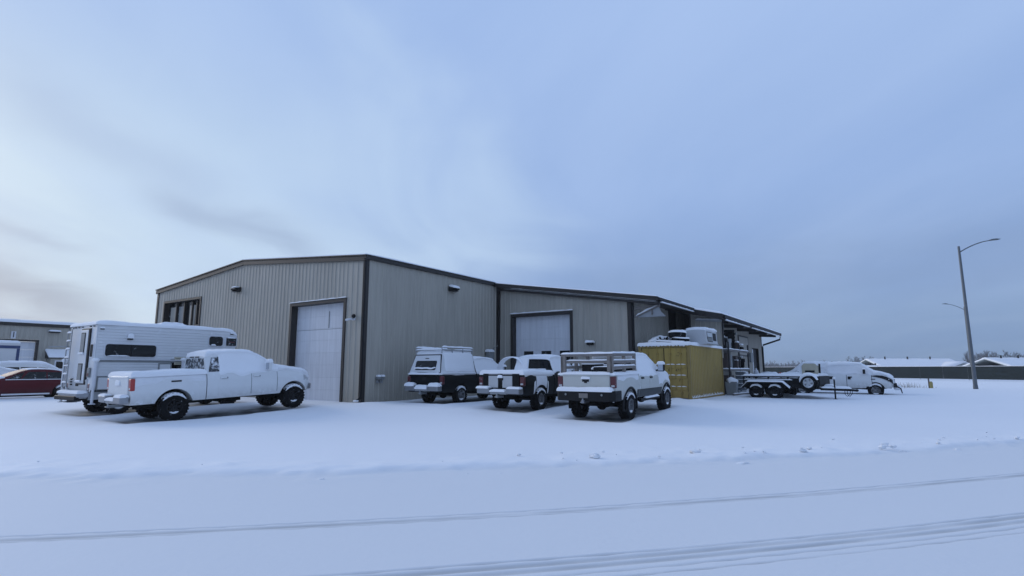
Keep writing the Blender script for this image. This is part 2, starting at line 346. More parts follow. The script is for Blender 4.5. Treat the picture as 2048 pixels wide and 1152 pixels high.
# ------------------------------------------------------------------ ground and road (one height field, two sheets that share an edge)
VEH = [(-11.31, 18.15, 52.5, -1.2, 4.7, 1.0), (-14.5, 20.1, 56, -1.1, 4.6, 1.1), (-2.91, 23.93, 56, -1.2, 4.9, 1.0), (.28, 21.2, 56, -1.2, 4.9, 1.0), (3.02, 18.59, 56, -1.2, 4.4, 1.0), (-23.04, 28.23, 236, -.9, 3.6, .8)]
def edge(x):
    xc = np.clip(x, -16, 22); y = 9.5 + .172 * xc + .0093 * xc ** 2; return y + (x - xc) * np.where(x < 0, -.05, .3)
def tr1(x): xc = np.clip(x, -16, 22); return 6.72 + .2305 * xc + .008 * xc ** 2 + (x - xc) * .3
def tr2(x): xc = np.clip(x, -16, 22); return 4.9 + .221 * xc + .009 * xc ** 2 + (x - xc) * .3
def build_ground():
    xs = np.concatenate([-np.geomspace(3000, 30, 26), np.arange(-28, -14, .5), np.arange(-14, 22, .09), np.arange(22, 45, .5), np.geomspace(46, 3000, 28)])
    def geo(a, b, n): return np.geomspace(a, b, n)
    et = np.concatenate([-geo(2000, 25, 14), np.arange(-22, -8, .5), np.arange(-8, -2.2, .024), np.arange(-2.2, -.5, .06), np.arange(-.5, 2, .05), np.arange(2, 24, .16), np.arange(24, 60, .8), geo(62, 4000, 36)])
    et[np.argmin(np.abs(et))] = 0.
    X, Eh = np.meshgrid(xs, et)
    w = 1 - sstep(10, 60, np.abs(Eh))
    Y = Eh + (9.5 * (1 - w) + edge(X) * w)
    eta = Y - edge(X)
    near = 1 - sstep(40, 90, np.hypot(X, Y))
    Z = .2 * sstep(17.5, 22.5, Y) + near * (.05 * fb(X * .23 + 3, Y * .35, 3) * sstep(1, 4, eta) + .012 * fb(X * 2.1, Y * 2.1, 3) * sstep(-.2, 1.5, eta))
    ej = eta + near * (.6 * fb(X * .8, Y * .8, 4) + .3 * fb(X * 4, Y * 4, 3))
    lip = sstep(-.12, .22, ej)
    Z = Z - .045 * (1 - lip) + near * (.02 + .08 * fb(X * 1.3 + 50, Y * 1.3, 4)) * np.exp(-((ej - .45) / .45) ** 2) + near * .08 * np.maximum(0, fb(X * 3.2, Y * 3.2 + 40, 3)) * np.exp(-((ej - .6) / 1.1) ** 2)
    on = (eta < .3) * near
    Z = Z + on * (.016 * fb(X * .35, Y * 1.1 + 30, 3) + .002 * fb(X * 7, Y * 9, 2))
    # wheel tracks pressed into the road snow
    packed = np.zeros_like(Z)
    def groove(c, off, wd, dep, seed, brk=.5, ridge=.3):
        nonlocal Z, packed
        d = Y - (c(X) + off + .015 * fb(X * .6 + seed, X * 0, 2))
        a = np.clip(.75 + brk * 1.6 * fb(X * 1.1 + seed * 3, Y * 2, 3), 0, 1.3)
        tread = 1 + .5 * fb(X * 11 + seed, Y * 14, 2)
        g = np.exp(-(d / wd) ** 4)
        Z = Z - dep * g * a * tread * near + ridge * dep * np.exp(-((np.abs(d) - wd * 1.5) / (wd * .45)) ** 2) * near * a
        packed = np.maximum(packed, g * np.clip(a, 0, 1))
    groove(tr1, .0, .016, .022, 1, .5); groove(tr1, -.12, .05, .006, 2, 1.3); groove(tr1, -.2, .012, .010, 3, 1.3)
    groove(tr2, .13, .02, .016, 4, .6); groove(tr2, .02, .05, .011, 5, .9); groove(tr2, -.12, .045, .009, 6, .9); groove(tr2, -.27, .014, .016, 7, .5); groove(tr2, -.4, .012, .010, 8, .9)
    groove(lambda x: tr1(x) - 3.3, 0, .08, .012, 9, .6)
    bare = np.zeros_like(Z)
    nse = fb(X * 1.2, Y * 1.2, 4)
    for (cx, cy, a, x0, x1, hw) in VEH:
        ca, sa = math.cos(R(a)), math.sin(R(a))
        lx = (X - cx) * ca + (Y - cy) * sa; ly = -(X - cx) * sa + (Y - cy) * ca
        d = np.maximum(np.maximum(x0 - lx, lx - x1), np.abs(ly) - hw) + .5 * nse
        bare = np.maximum(bare, 1 - sstep(-.35, .25, d))  # bare gravel under each vehicle, widened to paint in its shadow too
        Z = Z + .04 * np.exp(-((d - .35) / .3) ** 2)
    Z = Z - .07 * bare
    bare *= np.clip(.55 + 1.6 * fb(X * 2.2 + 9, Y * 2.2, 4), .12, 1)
    for (bx_, by_, br, bh) in ((14.2, 29.2, .55, .16), (13.2, 29.6, .5, .12), (12.4, 30.6, .5, .12), (7.4, 25.2, .5, .10), (8.3, 24.7, .4, .08), (-5.6, 22.9, .7, .08), (-3.6, 26.2, .6, .08), (-1.8, 26.0, .8, .06), (15.0, 28.4, .5, .08)):
        Z = Z + bh * np.exp(-((X - bx_) ** 2 + (Y - by_) ** 2) / br ** 2) * (1 + .8 * fb(X * 3, Y * 3, 3))
    k0 = int(np.argmin(np.abs(et)))
    m = nt_ground()
    for name, r0, r1 in (('road', 0, k0 + 1), ('snow_ground', k0, len(et))):
        n0 = r1 - r0; nx = len(xs)
        P = np.stack([X[r0:r1], Y[r0:r1], Z[r0:r1]], -1).reshape(-1, 3)
        idx = np.arange(n0 * nx).reshape(n0, nx)
        F = np.stack([idx[:-1, :-1], idx[:-1, 1:], idx[1:, 1:], idx[1:, :-1]], -1).reshape(-1, 4)
        me = bpy.data.meshes.new(name); me.vertices.add(len(P)); me.vertices.foreach_set('co', P.ravel())
        me.loops.add(F.size); me.loops.foreach_set('vertex_index', F.ravel().astype(np.int32))
        me.polygons.add(len(F)); me.polygons.foreach_set('loop_start', np.arange(0, F.size, 4, dtype=np.int32)); me.polygons.foreach_set('loop_total', np.full(len(F), 4, np.int32))
        me.polygons.foreach_set('use_smooth', np.ones(len(F), bool)); me.update()
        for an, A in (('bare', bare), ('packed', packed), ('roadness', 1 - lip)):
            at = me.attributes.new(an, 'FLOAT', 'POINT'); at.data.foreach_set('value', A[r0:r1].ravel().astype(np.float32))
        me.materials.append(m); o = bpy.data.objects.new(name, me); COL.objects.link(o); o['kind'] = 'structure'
def nt_ground():
    m = mat('ground_snow', (.84, .85, .87), .75, var=.02, scale=.25, bump=.16, bscale=14, spec=.2)
    nt = m.node_tree; N = nt.nodes; L = nt.links; p = N['Principled BSDF']
    src = p.inputs['Base Color'].links[0].from_socket
    def att(n): a = N.new('ShaderNodeAttribute'); a.attribute_name = n; return a.outputs['Fac']
    def mix(f, a, c):
        x = N.new('ShaderNodeMix'); x.data_type = 'RGBA'; L.new(f, x.inputs[0]); L.new(a, x.inputs[6]); x.inputs[7].default_value = (*c, 1); return x.outputs[2]
    c = mix(att('roadness'), src, (.73, .745, .765)); c = mix(att('packed'), c, (.47, .485, .50)); c = mix(att('bare'), c, (.09, .088, .085))  # gravel tone under vehicles is darkened, with their shade put into the colour
    L.new(c, p.inputs['Base Color']); return m
build_ground()
def snow_lumps():
    b = B(); rnd = random.Random(4)
    for i in range(50):
        x = rnd.choice([rnd.uniform(-9, 17), rnd.gauss(4, 3)]); e = abs(rnd.gauss(.35, .45)) + .05
        if rnd.random() < .15: e = rnd.uniform(-.5, 0)
        r = rnd.choice([.015, .018, .02, .025, .03, .055]) * rnd.uniform(.6, 1.2)
        b.blob((x, float(edge(np.float64(x))) + e, (.045 if e > .1 else -.05) + r * .0), r, (1.6, 1.1, .7), i, 1.0, 9, 6)
    o = b.build('snow_lumps', SNOW, smooth=50); o['kind'] = 'stuff'; o['label'] = 'small lumps of thrown snow along the road edge'; o['category'] = 'snow lumps'
snow_lumps()

# ------------------------------------------------------------------ wall panels of ribbed steel
def panel(parent, ax, pos, a0, a1, zb, zt, m=WALL, pitch=.305, name='wall_panel', rib=.024):
    """one ribbed sheet; ax 'y': wall faces -y at y=pos running along x; ax 'x': faces +x; zt a function of position"""
    b = B(); pr = []
    L = a1 - a0; n = max(1, round(L / pitch)); st = L / n
    for i in range(n):
        s = a0 + i * st
        pr += [(s, 0.), (s + st * .70, 0.), (s + st * .78, rib), (s + st * .92, rib)]
    pr.append((a1, 0.))
    rows = []
    for s, d in pr:
        z1 = zt(s) if callable(zt) else zt
        rows.append([((s, pos - d, z) if ax == 'y' else (pos + d, s, z)) for z in (zb, z1)])
    b.grid(rows)
    return b.build(name, m, parent, smooth=0, fix=False)
def flatwall(parent, ax, pos, segs, m=WALL, w=.9):
    for a0, a1, zb, zt in segs:
        n = max(1, round((a1 - a0) / w)); st = (a1 - a0) / n
        for i in range(n): panel(parent, ax, pos, a0 + i * st, a0 + (i + 1) * st, zb, zt, m)
def frame(parent, ax, pos, a0, a1, z0, z1, w=.14, d=.05, m=TRIM, sides=(1, 1, 1, 0), name='frame', depth=.12):
    b = B()
    def bb(p0, p1, q0, q1):
        if ax == 'y': b.box(p0, p1, pos - d, pos + depth, q0, q1)
        else: b.box(pos - depth, pos + d, p0, p1, q0, q1)
    if sides[0]: bb(a0 - w, a0, z0, z1)
    if sides[1]: bb(a1, a1 + w, z0, z1)
    if sides[2]: bb(a0 - w, a1 + w, z1 + .002, z1 + w)
    if sides[3]: bb(a0 - w, a1 + w, z0 - w, z0 - .002)
    return b.build(name, m, parent, smooth=0, bevel=.006)
def garage(parent, ax, pos, a0, a1, z0, z1, rows, seed=0, rec=.28, m=DOORW, name='garage_door', windows=None, joint=.003):
    fr = frame(parent, ax, pos, a0, a1, z0, z1, .16, .05, name=name, depth=.36)
    h = (z1 - z0) / rows; p = pos + rec
    for i in range(rows):
        b = B(); q0, q1 = z0 + i * h + joint / 2, z0 + (i + 1) * h - joint / 2
        if ax == 'y':
            b.box(a0 + .004, a1 - .004, p, p + .05, q0, q1)
        b.build('door_section', m, fr, smooth=0, bevel=.002)
    # dark seal behind the joints
    B().box(a0, a1, p + .052, p + .07, z0, z1).build('door_seal', GREYP, fr, smooth=0)
    return fr

bld = thing('warehouse', 'long tan ribbed-steel warehouse with dark brown trim behind the parked trucks', 'building', (BC[0], BC[1], 0), BA)
EAVE, RIDGE = 6.45, 7.27
def gz(x): return EAVE - .16 + (RIDGE - EAVE) * (1 - abs(x + 9.5) / 9.5)
flatwall(bld, 'y', 0, [(-18.86, -18.12, .1, gz), (-18.12, -13.68, 5.7, gz), (-13.68, -9.5, .1, gz), (-9.5, -5.24, .1, gz), (-5.24, -1.18, 4.72, gz), (-1.18, -.14, .1, gz)])
flatwall(bld, 'y', 0.002, [(-18.12, -13.68, .1, 3.96)])
flatwall(bld, 'x', 0, [(.14, 9.66, .1, EAVE - .15)])
# corner trims, rake and eave bands
b = B(); b.box(-.14, .05, -.05, -.002, .1, EAVE); b.box(-.003, .05, -.002, .14, .1, EAVE); b.build('corner_trim', TRIM, bld, smooth=0, bevel=.006)
b = B(); b.box(-.01, .09, -.14, -.055, .35, EAVE - .1); b.tube([(.04, -.1, .5), (.06, -.16, .38), (.08, -.32, .30)], .045, 8); b.build('downspout', BLACK, bld, smooth=30, bevel=.008)
bx('snow_cap', SNOW, bld, .0, .16, -.45, -.25, .27, .33, .02)
b = B(); b.box(-19.05, -18.86, -.05, -.002, .1, EAVE); b.build('corner_trim', TRIM, bld, smooth=0, bevel=.006)
b = B(); b.box(-.003, .05, 9.62, 9.76, .1, EAVE - .02); b.box(-.0, .2, 9.74, 9.80, .1, EAVE - .02); b.build('corner_trim', TRIM, bld, smooth=0, bevel=.006)
for sx in (-1, 1):
    x0, x1 = (-9.5, .12) if sx > 0 else (-9.5, -19.12)
    zz = lambda x: EAVE + (RIDGE - EAVE) * (1 - abs(x + 9.5) / 9.5)
    b = B(); b.prism([(x0, zz(x0) - .22), (x1, zz(x1) - .22), (x1, zz(x1) - .02), (x0, zz(x0) - .02)], 'y', -.12, -.052); b.build('rake_trim', TRIM, bld, smooth=0, bevel=.006)
    b = B(); b.prism([(x0, zz(x0) - .0), (x1, zz(x1) - .0), (x1, zz(x1) + .05), (x0, zz(x0) + .05)], 'y', -.16, 34); b.build('roof_panel', TRIM, bld, smooth=0)
    xa, xb = min(x0, x1), max(x0, x1)
    B().slab(xa + .03, xb - .03, -.13, 33, 0, .07, 3 + sx, e=.14, zf=lambda x, y: zz(x) + .05).build('roof_snow', SNOW, bld, smooth=60)
b = B(); b.box(.052, .13, -.1, 9.45, EAVE - .15, EAVE - .01); b.build('eave_trim', TRIM, bld, smooth=0, bevel=.006)
B().snowbar((.1, -.1, EAVE + .05), (.1, 9.4, EAVE + .05), .16, .06, 5, 60).build('eave_snow', SNOW, bld, smooth=60)
# tall white overhead door on the gable
gd = garage(bld, 'y', 0, -5.08, -1.34, .12, 4.56, 8)
B().snowbar((-5.3, -.03, 4.72), (-1.15, -.03, 4.72), .12, .05, 2, 40).build('header_snow', SNOW, bld, smooth=60)
B().box(-5.07, -1.36, .274, .29, 3.395, 3.412).build('door_seam', GREYP, gd, smooth=0)
B().box(-2.70, -2.66, .262, .29, 3.45, 4.22).build('stiffener', GREYP, gd, smooth=0)
# window band high on the left of the gable
wf = frame(bld, 'y', 0, -18.0, -13.8, 4.1, 5.56, .12, .05, sides=(1, 1, 1, 1), name='window', depth=.3)
B().box(-18, -13.8, .26, .29, 4.1, 5.56).build('pane', GLASS, wf, smooth=0)
for a0, a1, m in ((-17.7, -17.0, WALL), (-16.7, -16.0, GREYP), (-15.4, -14.75, WALL), (-14.3, -13.82, GREYP)):
    B().box(a0, a1, .22, .25, 4.1, 5.3).build('blind', m, wf, smooth=0)
for a in (-16.85, -15.9, -15.0, -14.45): B().box(a - .04, a + .04, .12, .25, 4.1, 5.56).build('mullion', TRIM, wf, smooth=0)
# lamps, cameras and meters on the walls
def wall_pack(x, y, z, ax, big=1.):
    t = B()
    pr = [(0, -.12), (.10, -.16), (.34, -.02), (.36, .04), (.05, .14), (0, .14)]
    if ax == 'y': t.prism([(y - a * big, z + c * big) for a, c in pr], 'x', x - .26 * big, x + .26 * big)
    else: t.prism([(x + a * big, z + c * big) for a, c in pr], 'y', y - .26 * big, y + .26 * big)
    o = t.build('wall_light', BLACK, bld, smooth=0, bevel=.015)
    s = B()
    if ax == 'y': s.slab(x - .2, x + .2, y - .28, y - .06, z + .12, .05, 3); l = B().box(x - .2, x + .2, y - .3, y - .12, z - .14, z - .12)
    else: s.slab(x + .04, x + .36, y - .26, y + .26, z, .09, 3, zf=lambda xx, yy: z + .14 - (xx - x) * .28); l = B().box(x + .12, x + .3, y - .2, y + .2, z - .14, z - .12)
    s.build('snow_cap', SNOW, o, smooth=60); l.build('lens', GLASS, o, smooth=0)
wall_pack(-9.9, -.02, 5.76, 'y', .9); wall_pack(.03, 5.65, 5.68, 'x', 1.0)
b = B(); b.box(-.72, -.5, -.07, -.03, 3.68, 3.82); b.tube([(-.62, -.06, 3.75), (-.66, -.22, 3.72), (-.78, -.36, 3.68)], .05, 8); cm = b.build('security_camera', DOORW, bld, bevel=.01)
B().blob((-.55, -.12, 3.86), .09, (1, 1, 1), 2, .1).build('dome', BLACK, cm, smooth=60)
for y in (.80, 1.0):
    mt = B().lathe([(0, .2), (.075, .19), (.085, .12), (.085, 0)], 'x', (.03, y, 1.22), 16).build('electric_meter', STEEL, bld)
    B().box(.03, .12, y - .07, y + .07, 1.0, 1.12).build('meter_box', STEEL, mt, smooth=0, bevel=.01)
    B().slab(.04, .24, y - .08, y + .08, 1.29, .06, int(y * 10)).build('snow_cap', SNOW, mt, smooth=60)
b = B(); b.box(.05, .3, 8.6, 9.0, 2.15, 2.55); b.tube([(.15, 8.55, .3), (.15, 8.55, 2.3)], .03, 6); b.tube([(.15, 9.2, .3), (.15, 9.2, 2.75), (.3, 9.4, 2.9)], .035, 6)
gm = b.build('gas_meter', GREYP, bld, bevel=.02); B().slab(.03, .32, 8.55, 9.05, 2.55, .12, 8).build('snow_cap', SNOW, gm, smooth=60)
# ---------------- annex: lean-to with its own door
AZ = lambda x: 6.42 - (6.42 - 4.95) * x / 9.6
flatwall(bld, 'y', 9.8, [(.2, .92, .1, lambda x: AZ(x) - .12), (.92, 4.84, 4.68, lambda x: AZ(x) - .12), (4.84, 7.9, .1, lambda x: AZ(x) - .12)])
ad = garage(bld, 'y', 9.8, .72 + .36, 4.68, .1, 4.48, 7, m=DOORW)
B().snowbar((.85, 9.76, 4.67), (4.9, 9.76, 4.67), .14, .06, 2, 40).build('header_snow', SNOW, bld, smooth=60)
for x in (1.63, 2.76, 3.9): 
    f2 = B().box(x - .05, x + .65, 10.065, 10.09, 1.95, 2.62).build('door_window', DOORW, ad, smooth=0, bevel=.006)
    B().box(x, x + .6, 10.055, 10.07, 2.0, 2.57).build('pane', GLASS, ad, smooth=0)
b = B(); b.box(7.9, 8.1, 9.75, 9.798, .1, 5.05); b.box(8.05, 8.11, 9.798, 9.95, .1, 5.03); b.build('corner_trim', TRIM, bld, smooth=0, bevel=.006)
b = B(); b.box(8.11, 8.2, 9.78, 9.88, .3, 5.0); b.build('downspout', BLACK, bld, smooth=0, bevel=.006)
vt = B().prism([(9.78, 2.8), (9.55, 2.82), (9.55, 2.9), (9.78, 3.05)], 'x', 5.72, 6.02).build('wall_vent', BLACK, bld, smooth=0, bevel=.01)
B().slab(5.66, 6.08, 9.5, 9.76, 2.95, .1, 6).build('snow_cap', SNOW, vt, smooth=60)
# annex roof with two-step fascia and snow on the lips
def sloped(b, xa, xb, z0, z1, y0, y1, f): b.prism([(xa, f(xa) + z0), (xb, f(xb) + z0), (xb, f(xb) + z1), (xa, f(xa) + z1)], 'y', y0, y1); return b
sloped(B(), -.05, 9.6, -.02, .05, 9.3, 15.2, AZ).build('roof_panel', TRIM, bld, smooth=0)
sloped(B(), -.05, 9.6, -.16, -.022, 9.32, 9.40, AZ).build('fascia', TRIM, bld, smooth=0)
sloped(B(), .2, 9.6, -.34, -.22, 9.52, 9.60, AZ).build('fascia', TRIM, bld, smooth=0)
sloped(B(), .2, 9.55, -.20, -.17, 9.4, 15.1, AZ).build('soffit', TRIM, bld, smooth=0)
B().slab(0, 9.57, 9.33, 15.15, 0, .07, 21, zf=lambda x, y: AZ(x) + .05).build('roof_snow', SNOW, bld, smooth=60)
B().snowbar((1.2, 9.37, AZ(1.2) - .165), (9.5, 9.37, AZ(9.5) - .165), .10, .05, 3).build('fascia_snow', SNOW, bld, smooth=60)
B().snowbar((.6, 9.55, AZ(.6) - .21), (9.5, 9.55, AZ(9.5) - .21), .11, .07, 5).build('fascia_snow', SNOW, bld, smooth=60)
b = B(); b.box(9.6, 9.72, 9.3, 15.0, 4.80, 4.95); b.build('gutter', BLACK, bld, smooth=0, bevel=.02)
B().snowbar((9.66, 9.35, 4.94), (9.66, 14.95, 4.94), .14, .07, 6).build('gutter_snow', SNOW, bld, smooth=60)
B().snowbar((9.70, 9.5, 4.74), (9.70, 14.9, 4.74), .12, .05, 16).build('gutter_snow', SNOW, bld, smooth=60)
b = B(); b.beam((8.15, 9.9, 4.55), (9.5, 9.9, 4.62), .08, .1); b.beam((8.15, 9.9, 4.1), (9.4, 9.9, 4.6), .06, .08); b.beam((9.1, 9.9, 4.2), (9.1, 9.9, 4.62), .06, .06); b.build('eave_bracket', WOOD, bld, smooth=0)
B().snowbar((8.3, 9.9, 4.18), (9.4, 9.9, 4.63), .12, .09, 9).build('bracket_snow', SNOW, bld, smooth=60)
b = B(); b.add([(8.2, 9.93, 4.12), (9.6, 9.93, 4.12), (9.45, 9.93, 4.6)], [(0, 1, 2)]); b.prism([(8.4, 4.1), (9.75, 4.1), (9.3, 4.58)], 'y', 9.95, 10.0); b.build('gusset', STEEL, bld, smooth=0)
# annex side wall with dark opening
flatwall(bld, 'x', 8.06, [(9.95, 15.45, .1, 5.0), (16.75, 19.3, 4.0, 5.1)])
flatwall(bld, 'x', 8.06, [(19.32, 33.1, .1, 4.95)], w=4.6)
B().box(8.02, 8.12, 15.45, 16.7, .1, 5.05).build('post', TRIM, bld, smooth=0)
B().box(7.6, 7.64, 16.7, 19.3, .1, 5.0).build('service_door', GLASS, bld, smooth=0)
# rear wing: wider roof, end wall, side wall with doors
RZ = lambda x: 5.2 - (5.2 - 4.5) * (x - 8.0) / 3.2
flatwall(bld, 'y', 15.62, [(9.3, 10.98, 2.2, lambda x: RZ(x) - .16)])
b = B(); b.box(9.2, 9.3, 15.6, 15.7, .1, 4.85); b.box(10.98, 11.06, 15.58, 15.66, 2.9, 4.4); b.build('post', TRIM, bld, smooth=0)
sloped(B(), 7.8, 11.2, -.02, .05, 14.95, 34.2, RZ).build('roof_panel', TRIM, bld, smooth=0)
sloped(B(), 8.0, 11.2, -.26, -.02, 14.96, 15.04, RZ).build('fascia', TRIM, bld, smooth=0)
sloped(B(), 7.8, 11.15, -.22, -.18, 15.05, 34, RZ).build('soffit', TRIM, bld, smooth=0)
B().slab(7.9, 11.17, 14.98, 34, 0, .11, 31, zf=lambda x, y: RZ(x) + .05).build('roof_snow', SNOW, bld, smooth=60)
B().beam((9.6, 15.5, 4.3), (11.0, 15.5, 4.2), .1, .08).build('conduit', STEEL, bld, smooth=0)
B().snowbar((9.6, 15.5, 4.35), (11.0, 15.5, 4.25), .16, .09, 4).build('conduit_snow', SNOW, bld, smooth=60)
b = B(); b.box(11.2, 11.33, 14.95, 34.2, 4.3, 4.5); b.build('gutter', BLACK, bld, smooth=0, bevel=.02)
B().snowbar((11.27, 15, 4.49), (11.27, 34.1, 4.49), .15, .08, 12, 80).build('gutter_snow', SNOW, bld, smooth=60)
for y0, y1 in ((15.2, 21.5), (22.2, 33.8)): B().snowbar((11.3, y0, 4.22), (11.3, y1, 4.22), .12, .06, y0).build('gutter_snow', SNOW, bld, smooth=60)
b = B(); b.tube([(11.27, 34.0, 4.32), (11.2, 34.05, 4.0), (10.0, 33.5, 3.55), (9.97, 33.3, 3.4), (9.97, 33.3, .3)], .07, 8); b.build('downspout', BLACK, bld)
for y in (16.5, 20.5, 24.5, 28.5, 32.5): B().beam((9.9, y, 4.3), (11.15, y, 4.22), .12, .22).build('rafter', TRIM, bld, smooth=0)
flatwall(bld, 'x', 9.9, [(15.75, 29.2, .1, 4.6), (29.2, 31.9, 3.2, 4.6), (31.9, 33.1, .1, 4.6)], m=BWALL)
b = B(); b.box(9.86, 9.95, 33.1, 33.25, .1, 4.6); b.build('corner_trim', TRIM, bld, smooth=0)
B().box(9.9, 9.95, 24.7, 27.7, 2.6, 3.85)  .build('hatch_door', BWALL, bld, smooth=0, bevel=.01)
frame(bld, 'x', 9.9, 24.7, 27.7, 2.6, 3.85, .1, .06, sides=(1, 1, 1, 1), name='hatch_frame')
B().box(9.7, 9.74, 29.2, 31.9, .1, 3.2).build('side_door', BLACK, bld, smooth=0)
B().box(9.76, 9.82, 29.25, 30.1, .1, 3.1).build('door_leaf', DOORW, bld, smooth=0)
B().box(9.92, 10.05, 28.0, 28.8, 2.1, 2.8).build('electric_box', GREYP, bld, smooth=0, bevel=.02)
flatwall(bld, 'y', 33.2, [(0, 9.8, .1, 4.4)], w=3)
B().box(-19.0, -18.9, .0, 33.5, .1, EAVE - .05).build('side_wall', WALL, bld, smooth=0)
# ------------------------------------------------------------------ vehicles
def chaikin(p, n=2):
    for _ in range(n):
        q = [p[0]]
        for a, c in zip(p[:-1], p[1:]): q += [(a[0] * .75 + c[0] * .25, a[1] * .75 + c[1] * .25), (a[0] * .25 + c[0] * .75, a[1] * .25 + c[1] * .75)]
        q.append(p[-1]); p = q
    return p
class Shell:
    """a car body as cross-sections along x; arches cut into the lower edge"""
    K = 18
    def __init__(s, hw, top, belt, rock, arches, tum=.32, tuck=.05, crown=.035, smooth=2, rcorner=.1):
        s.hw, s.top, s.belt = hw, (chaikin(top, smooth) if smooth else top), belt
        s.rock, s.arches, s.tum, s.tuck, s.crown, s.rc = rock, arches, tum, tuck, crown, rcorner
        s.x0, s.x1 = top[0][0], top[-1][0]
    @staticmethod
    def ip(x, p): return float(np.interp(x, [a for a, _ in p], [c for _, c in p]))
    def zb(s, x):
        z = s.ip(x, s.rock) if isinstance(s.rock, list) else s.rock
        for xw, r, zc in s.arches:
            d = abs(x - xw)
            if d < r: z = max(z, zc + math.sqrt(r * r - d * d))
        return z
    def sect(s, x):
        hw = s.ip(x, s.hw); zt = s.ip(x, s.top); bl = min(s.ip(x, s.belt), zt - .03); zb = min(s.zb(x), bl - .02)
        zr = s.ip(x, s.rock) if isinstance(s.rock, list) else s.rock
        pts = []
        def yl(z):
            g = (z - zr) / max(.05, bl - zr)
            return hw - s.tuck * max(0, 1 - g * 1.6) ** 2 - .05 * max(0, (g - .62) / .38) ** 2
        for i in range(6): z = zb + (bl - zb) * i / 5; pts.append((yl(z), z))
        h = zt - bl; r = min(s.rc, h * .6); yb = pts[-1][0]
        for i in range(1, 6):
            z = bl + (h - r) * i / 5; k = min(1, h / .35); pts.append((yb - .03 * k * min(1, i / 1.5) - s.tum * (z - bl) - .02 * (1 - k) * i / 5, z))
        yu = pts[-1][0]
        for a in (30, 60, 90): pts.append((yu - r * (1 - math.cos(R(a))) * .9, zt - r + r * math.sin(R(a))))
        yt = pts[-1][0]
        for i in range(1, 5): y = yt * (1 - i / 4); pts.append((y, zt + s.crown * (1 - (y / max(yt, .01)) ** 2)))
        return pts[:s.K]
    def stations(s, n=44):
        xs = set(np.linspace(s.x0, s.x1, n)); xs |= {a for a, _ in s.top}
        for xw, r, zc in s.arches:
            for k in range(0, 17): xs.add(xw - r * math.cos(math.pi * k / 16))
            xs |= {xw - r - .002, xw + r + .002, xw - r + .004, xw + r - .004}
        xs = sorted(x for x in xs if s.x0 <= x <= s.x1); o = [xs[0]]
        for x in xs[1:]:
            if x - o[-1] > .0015: o.append(x)
        return o
    def mesh(s, name, m, parent, floor=True, ang=32):
        b = B(); rows = []
        for x in s.stations():
            h = s.sect(x); rows.append([(x, -y, z) for y, z in h] + [(x, y, z) for y, z in h[-2::-1]])
        P = np.array(rows); n = P.shape[1]; b.grid(P)
        for i in range(len(P) - 1): o = i * n; b.f.append((o, o + n, o + 2 * n - 1, o + n - 1))
        b.f.append(tuple(range(n))); b.f.append(tuple((len(P) - 1) * n + k for k in range(n))[::-1])
        return b.build(name, m, parent, smooth=ang)
    def pt(s, x, q):
        """q -1..1: right sill .. roof centre .. left sill"""
        h = s.sect(x); t = (1 - abs(q)) * (s.K - 1); i = min(int(t), s.K - 2); f = t - i
        y = h[i][0] * (1 - f) + h[i + 1][0] * f; z = h[i][1] * (1 - f) + h[i + 1][1] * f
        return Vector((x, -y if q < 0 else y, z))
    def y_at(s, x, z):
        h = s.sect(min(max(x, s.x0), s.x1)); 
        zs = [c for _, c in h[:12]]; ys = [a for a, _ in h[:12]]
        return float(np.interp(z, zs, ys))
    def side(s, name, m, parent, poly, sgn=-1, off=.004, thick=.03, sub=6, bevel=0, label=None, smooth=30):
        """a panel laid on the flank: poly in (x, z)"""
        pts = []
        n = len(poly)
        for i in range(n):
            a, c = poly[i], poly[(i + 1) % n]; k = max(1, int(math.dist(a, c) / .18))
            for j in range(k): pts.append((a[0] + (c[0] - a[0]) * j / k, a[1] + (c[1] - a[1]) * j / k))
        b = B(); o = [(x, sgn * (s.y_at(x, z) + off), z) for x, z in pts]; q = [(x, sgn * (s.y_at(x, z) + off - thick), z) for x, z in pts]
        cx = sum(p[0] for p in pts) / len(pts); cz = sum(p[1] for p in pts) / len(pts); k = len(pts)
        o2 = [(cx + (x - cx) * .5, sgn * (s.y_at(cx + (x - cx) * .5, cz + (z - cz) * .5) + off), cz + (z - cz) * .5) for x, z in pts]
        b.add(o + q + o2 + [(cx, sgn * (s.y_at(cx, cz) + off), cz)], [(i, (i + 1) % k, k + (i + 1) % k, k + i) for i in range(k)] + [(i, (i + 1) % k, 2 * k + (i + 1) % k, 2 * k + i) for i in range(k)] + [(2 * k + i, 2 * k + (i + 1) % k, 3 * k) for i in range(k)])
        return b.build(name, m, parent, smooth=smooth, bevel=bevel, label=label)
